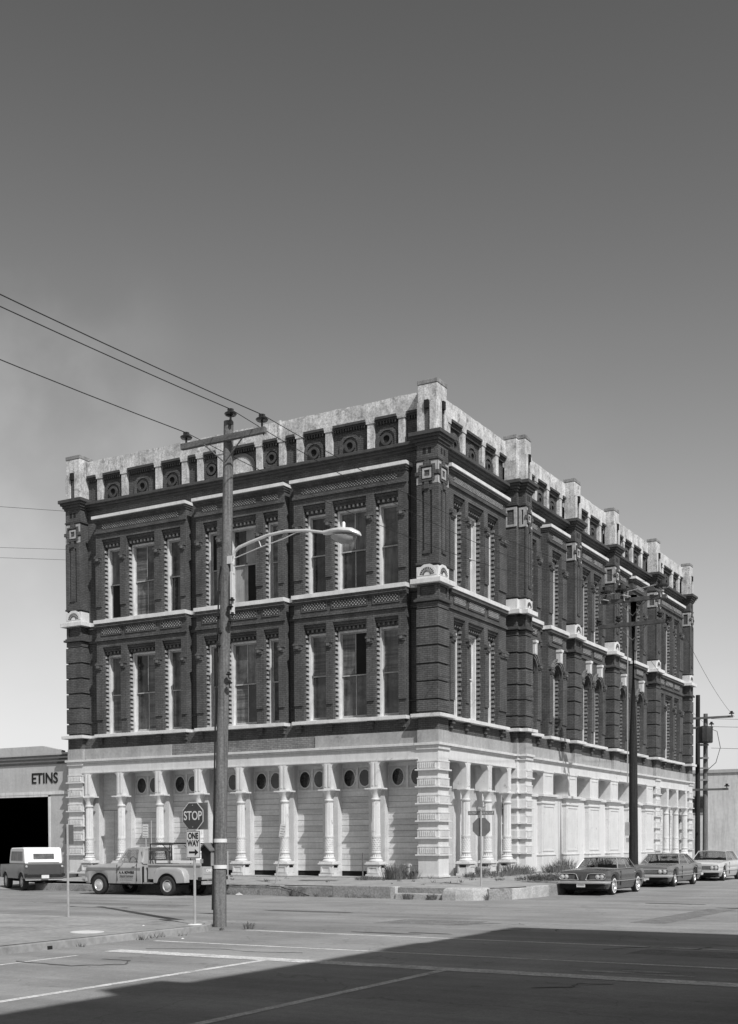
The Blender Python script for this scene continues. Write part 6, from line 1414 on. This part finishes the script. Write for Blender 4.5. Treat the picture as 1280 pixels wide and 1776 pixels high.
for sy in (1, -1):
    # rounded step-side fender
    def zf(x):
        z = .46; d = abs(x - rx)
        return max(z, .36 + math.sqrt(max(0, .45 ** 2 - d * d))) if d <= .45 else z + max(0, (d - .45)) * .05
    xs = stations(-2.42, -1.02, [rx], .45, .08)
    top = lerpf([(-2.42, .72), (-2.36, .88), (-2.25, .97), (-2.1, 1.02), (-1.3, 1.03), (-1.15, 1.0), (-1.07, .92), (-1.02, .78)])
    vs, fs = [], []; per = 12
    for x in xs:
        b_, t_ = zf(x), top(x); t_ = max(t_, b_ + .02); sec = [(.93 if k else .93, 0) for k in range(1)]
        ring_ = [(.955 - .01 * (k == 0), b_ + (t_ - b_ - .07) * k / 5) for k in range(6)] + [(.94, t_ - .03), (.90, t_ - .005), (.8, t_), (.66, t_)]
        vs += [(x, sy * a, c) for a, c in ring_]
    per = 10
    for i in range(len(xs) - 1):
        for k in range(per - 1): fs.append((i * per + k, i * per + k + 1, (i + 1) * per + k + 1, (i + 1) * per + k))
    fs += [tuple(range(per)) + (), tuple(range((len(xs) - 1) * per, len(xs) * per))]
    for idx, x in ((0, xs[0]), (1, xs[-1])):
        base = len(vs); vs.append((x, sy * .66, zf(x))); r0 = 0 if idx == 0 else (len(xs) - 1) * per
        fs[-2 + idx] = tuple(range(r0, r0 + per)) + (base,)
    m = MB(); m.add(vs, fs); m.build('rear_fender', M['truck'], T_, smooth=True)
    m = MB(); m.box(-1.02, -.5, sy * .64 if sy > 0 else -.92, .92 if sy > 0 else -.64, .42, .47); m.build('side_step', M['truckdark'], T_)
    m = MB(); m.box(rx - .42, rx + .42, sy * .66 if sy > 0 else -.9, .9 if sy > 0 else -.66, .5, .9); m.build('wheel_well', M['under'], T_)
    m = MB(); m.boxc((b0 - .03, sy * .78, .62), (.04, .06, .06)); m.build('tail_lamp', M['blackmetal'], T_)
    m = MB(); m.boxc((-.47, .86 * sy, .75), (.02, .03, .3)); m.build('cab_gap_hose', M['blackmetal'], T_)
m = MB(); m.box(b0 - .2, b0 - .12, -.8, .8, .42, .54); m.tube([(b0 - .2, .3, .44), (b0 - .35, .3, .4)], .02, 5); m.build('rear_bumper', M['galv'], T_)
for c in (fx, rx):
    for sy in (1, -1): wheel(T_, c, sy * .83, .355, .2, hub='galv' if c == rx else 'chrome', side=sy)
# lettering on the left door (towards the street)
td = lambda z, sz, s, b, mm='signblack': text('door_lettering', s, sz, M[mm], T_, frame_mat((.24, .957, z), (-1, 0, 0), (0, 0, 1)), .0015, .9, b)
td(.90 - .075, .125, 'A. A. BOWERS', .004); td(.70, .088, 'General Contractor', .001)
m = MB()
for z, w0 in ((.605, .28), (.54, .22)):
    u = -w0
    while u < w0: w = rr.uniform(.03, .07); m.box(.24 - u - w, .24 - u, .9555, .957, z, z + .022); u += w + .03
m.build('worn_lettering', M['truckdark'], T_, kind='stuff')
# ladder rack with pipes and a ladder in the bed
RK = thing('ladder_rack', 'dark steel rack over the pickup bed carrying long pipes', 'rack', tuple(T_.location), math.radians(180))
m = MB(); 
for y in (-.6, .6):
    m.tube([(-.6, y, 1.12), (-.6, y, 1.86)], .022, 6); m.tube([(-.6, y, 1.86), (-1.5, y, 1.86)], .02, 6); m.tube([(-1.5, y, 1.13), (-1.5, y, 1.86)], .02, 6); m.tube([(-1.5, y, 1.55), (-1.15, y, 1.86)], .014, 5)
for x in (-.6, -1.05, -1.5): m.tube([(x, -.62, 1.87), (x, .62, 1.87)], .02, 6)
m.build('rack_frame', M['blackmetal'], RK)
m = MB(); m.box(-1.48, -.6, -.5, .5, 1.88, 1.91); m.box(-1.48, -.6, .52, .58, 1.7, 1.74); m.build('rack_deck', M['signback'], RK)
PI_ = thing('pipe_bundle', 'long dark pipes lying on the pickup rack and reaching back past the tailgate', 'pipes', tuple(T_.location), math.radians(180))
for k, (y, z, mm) in enumerate(((.35, 1.9, 'blackmetal'), (.42, 1.85, 'galv'), (.15, 1.9, 'blackmetal'))):
    m = MB(); m.tube([(-.7, y, z), (-3.7, y, z - .05)], .025, 6); m.build('pipe', M[mm], PI_)
LD = thing('ladder', 'pale wooden ladder lying along the top of the pickup bed', 'ladder', tuple(T_.location), math.radians(180))
for y in (.5, .2):
    m = MB(); m.box(-3.0, -.8, y - .02, y + .02, 1.17, 1.26); m.build('rail', M['white'], LD)
for k in range(11):
    m = MB(); m.tube([(-.95 - k * .19, .2, 1.2), (-.95 - k * .19, .5, 1.2)], .018, 6); m.build('rung', M['blackmetal'], LD)

for o_ in (RK, PI_, LD): o_.scale = (TS, TS, TS)

# ---- utility vehicle seen from behind at the far left
V = thing('utility_wagon', 'short dark utility wagon with a white hardtop seen from behind at the left edge', 'utility wagon', (-17.75, -3.75, gz(-4)), math.radians(152))
xs = stations(-1.65, 2.0, [-1.05, 1.3], .42)
def vz(x):
    z = .5
    for c in (-1.05, 1.3):
        d = abs(x - c)
        if d <= .42: z = max(z, .36 + math.sqrt(max(0, .42 ** 2 - d * d)))
    return z
v, f = loft(xs, vz, lambda x: 1.12 if x < .7 else 1.08, lambda x: .84, .02, 10, 4, lambda t: .97 + .03 * math.sin(t * math.pi))
m = MB(); m.add(v, f); m.build('body', M['carmid'], V, smooth=True)
m = MB(); m.prism([(-1.62, 1.13), (.72, 1.13), (.5, 1.72), (.35, 1.80), (-1.35, 1.82), (-1.5, 1.76)], -.80, .80); m.v = [(a, b, c) for a, b, c in m.v]; m.build('hardtop', M['vanwhite'], V, bevel=.05)
m = MB(); m.slab(-.66, .66, 1.2, 1.68, 0, .03, [(-.44, .44, 1.32, 1.55)]); m.v = [(-1.63 + (c - 1.13) * .14 - b, a, c) for a, b, c in m.v]; m.build('liftgate', M['vanwhite'], V)
panel(V, 'rear_window', [(-1.605, -.44, 1.32), (-1.605, .44, 1.32), (-1.575, .44, 1.55), (-1.575, -.44, 1.55)], M['glass'][1])
m = MB(); m.box(-1.70, -1.65, -.66, .66, .68, 1.1); tg2 = m.build('tailgate', M['truckdark2'] if 'truckdark2' in M else M['cardark'], V)
for sy in (1, -1):
    m = MB(); m.box(-1.69, -1.62, sy * .68 if sy > 0 else -.85, .85 if sy > 0 else -.68, .6, 1.1); m.build('rear_corner', M['cardark'], V)
    disc(V, 'tail_lamp', -1.69, 0, 0, .001, M['galv']); m = MB(lambda a, b, c: (-1.69 - c, sy * .76 + a, 1.02 + b)); m.lathe([(.05, 0), (.05, .03), (.001, .04)], n=12); m.build('tail_lamp', M['galv'], V)
    panel(V, 'side_window', [(.45, .805 * sy, 1.25), (-1.3, .805 * sy, 1.25), (-1.3, .805 * sy, 1.65), (.3, .805 * sy, 1.65)], M['glass'][1])
    m = MB(); m.boxc((-1.74, sy * .8, .66), (.03, .06, .06)); m.build('hinge_bracket', M['blackmetal'], V)
m = MB(); m.box(-1.80, -1.72, -.8, .8, .58, .67); m.build('rear_bumper', M['blackmetal'], V); m = MB(); m.box(-1.815, -1.80, -.16, .16, .52, .66); m.build('licence_plate', M['signwhite'], V)
m = MB(); m.box(-1.7, -1.62, -.8, .8, .44, .56); m.build('rear_valance', M['carlight'], V)
m = MB(); m.box(-1.5, 1.9, -.4, .4, .35, .55); m.build('chassis', M['under'], V)
for c in (-1.05, 1.3):
    for sy in (1, -1): wheel(V, c, sy * .68, .37, .22, hub='galv', side=sy)
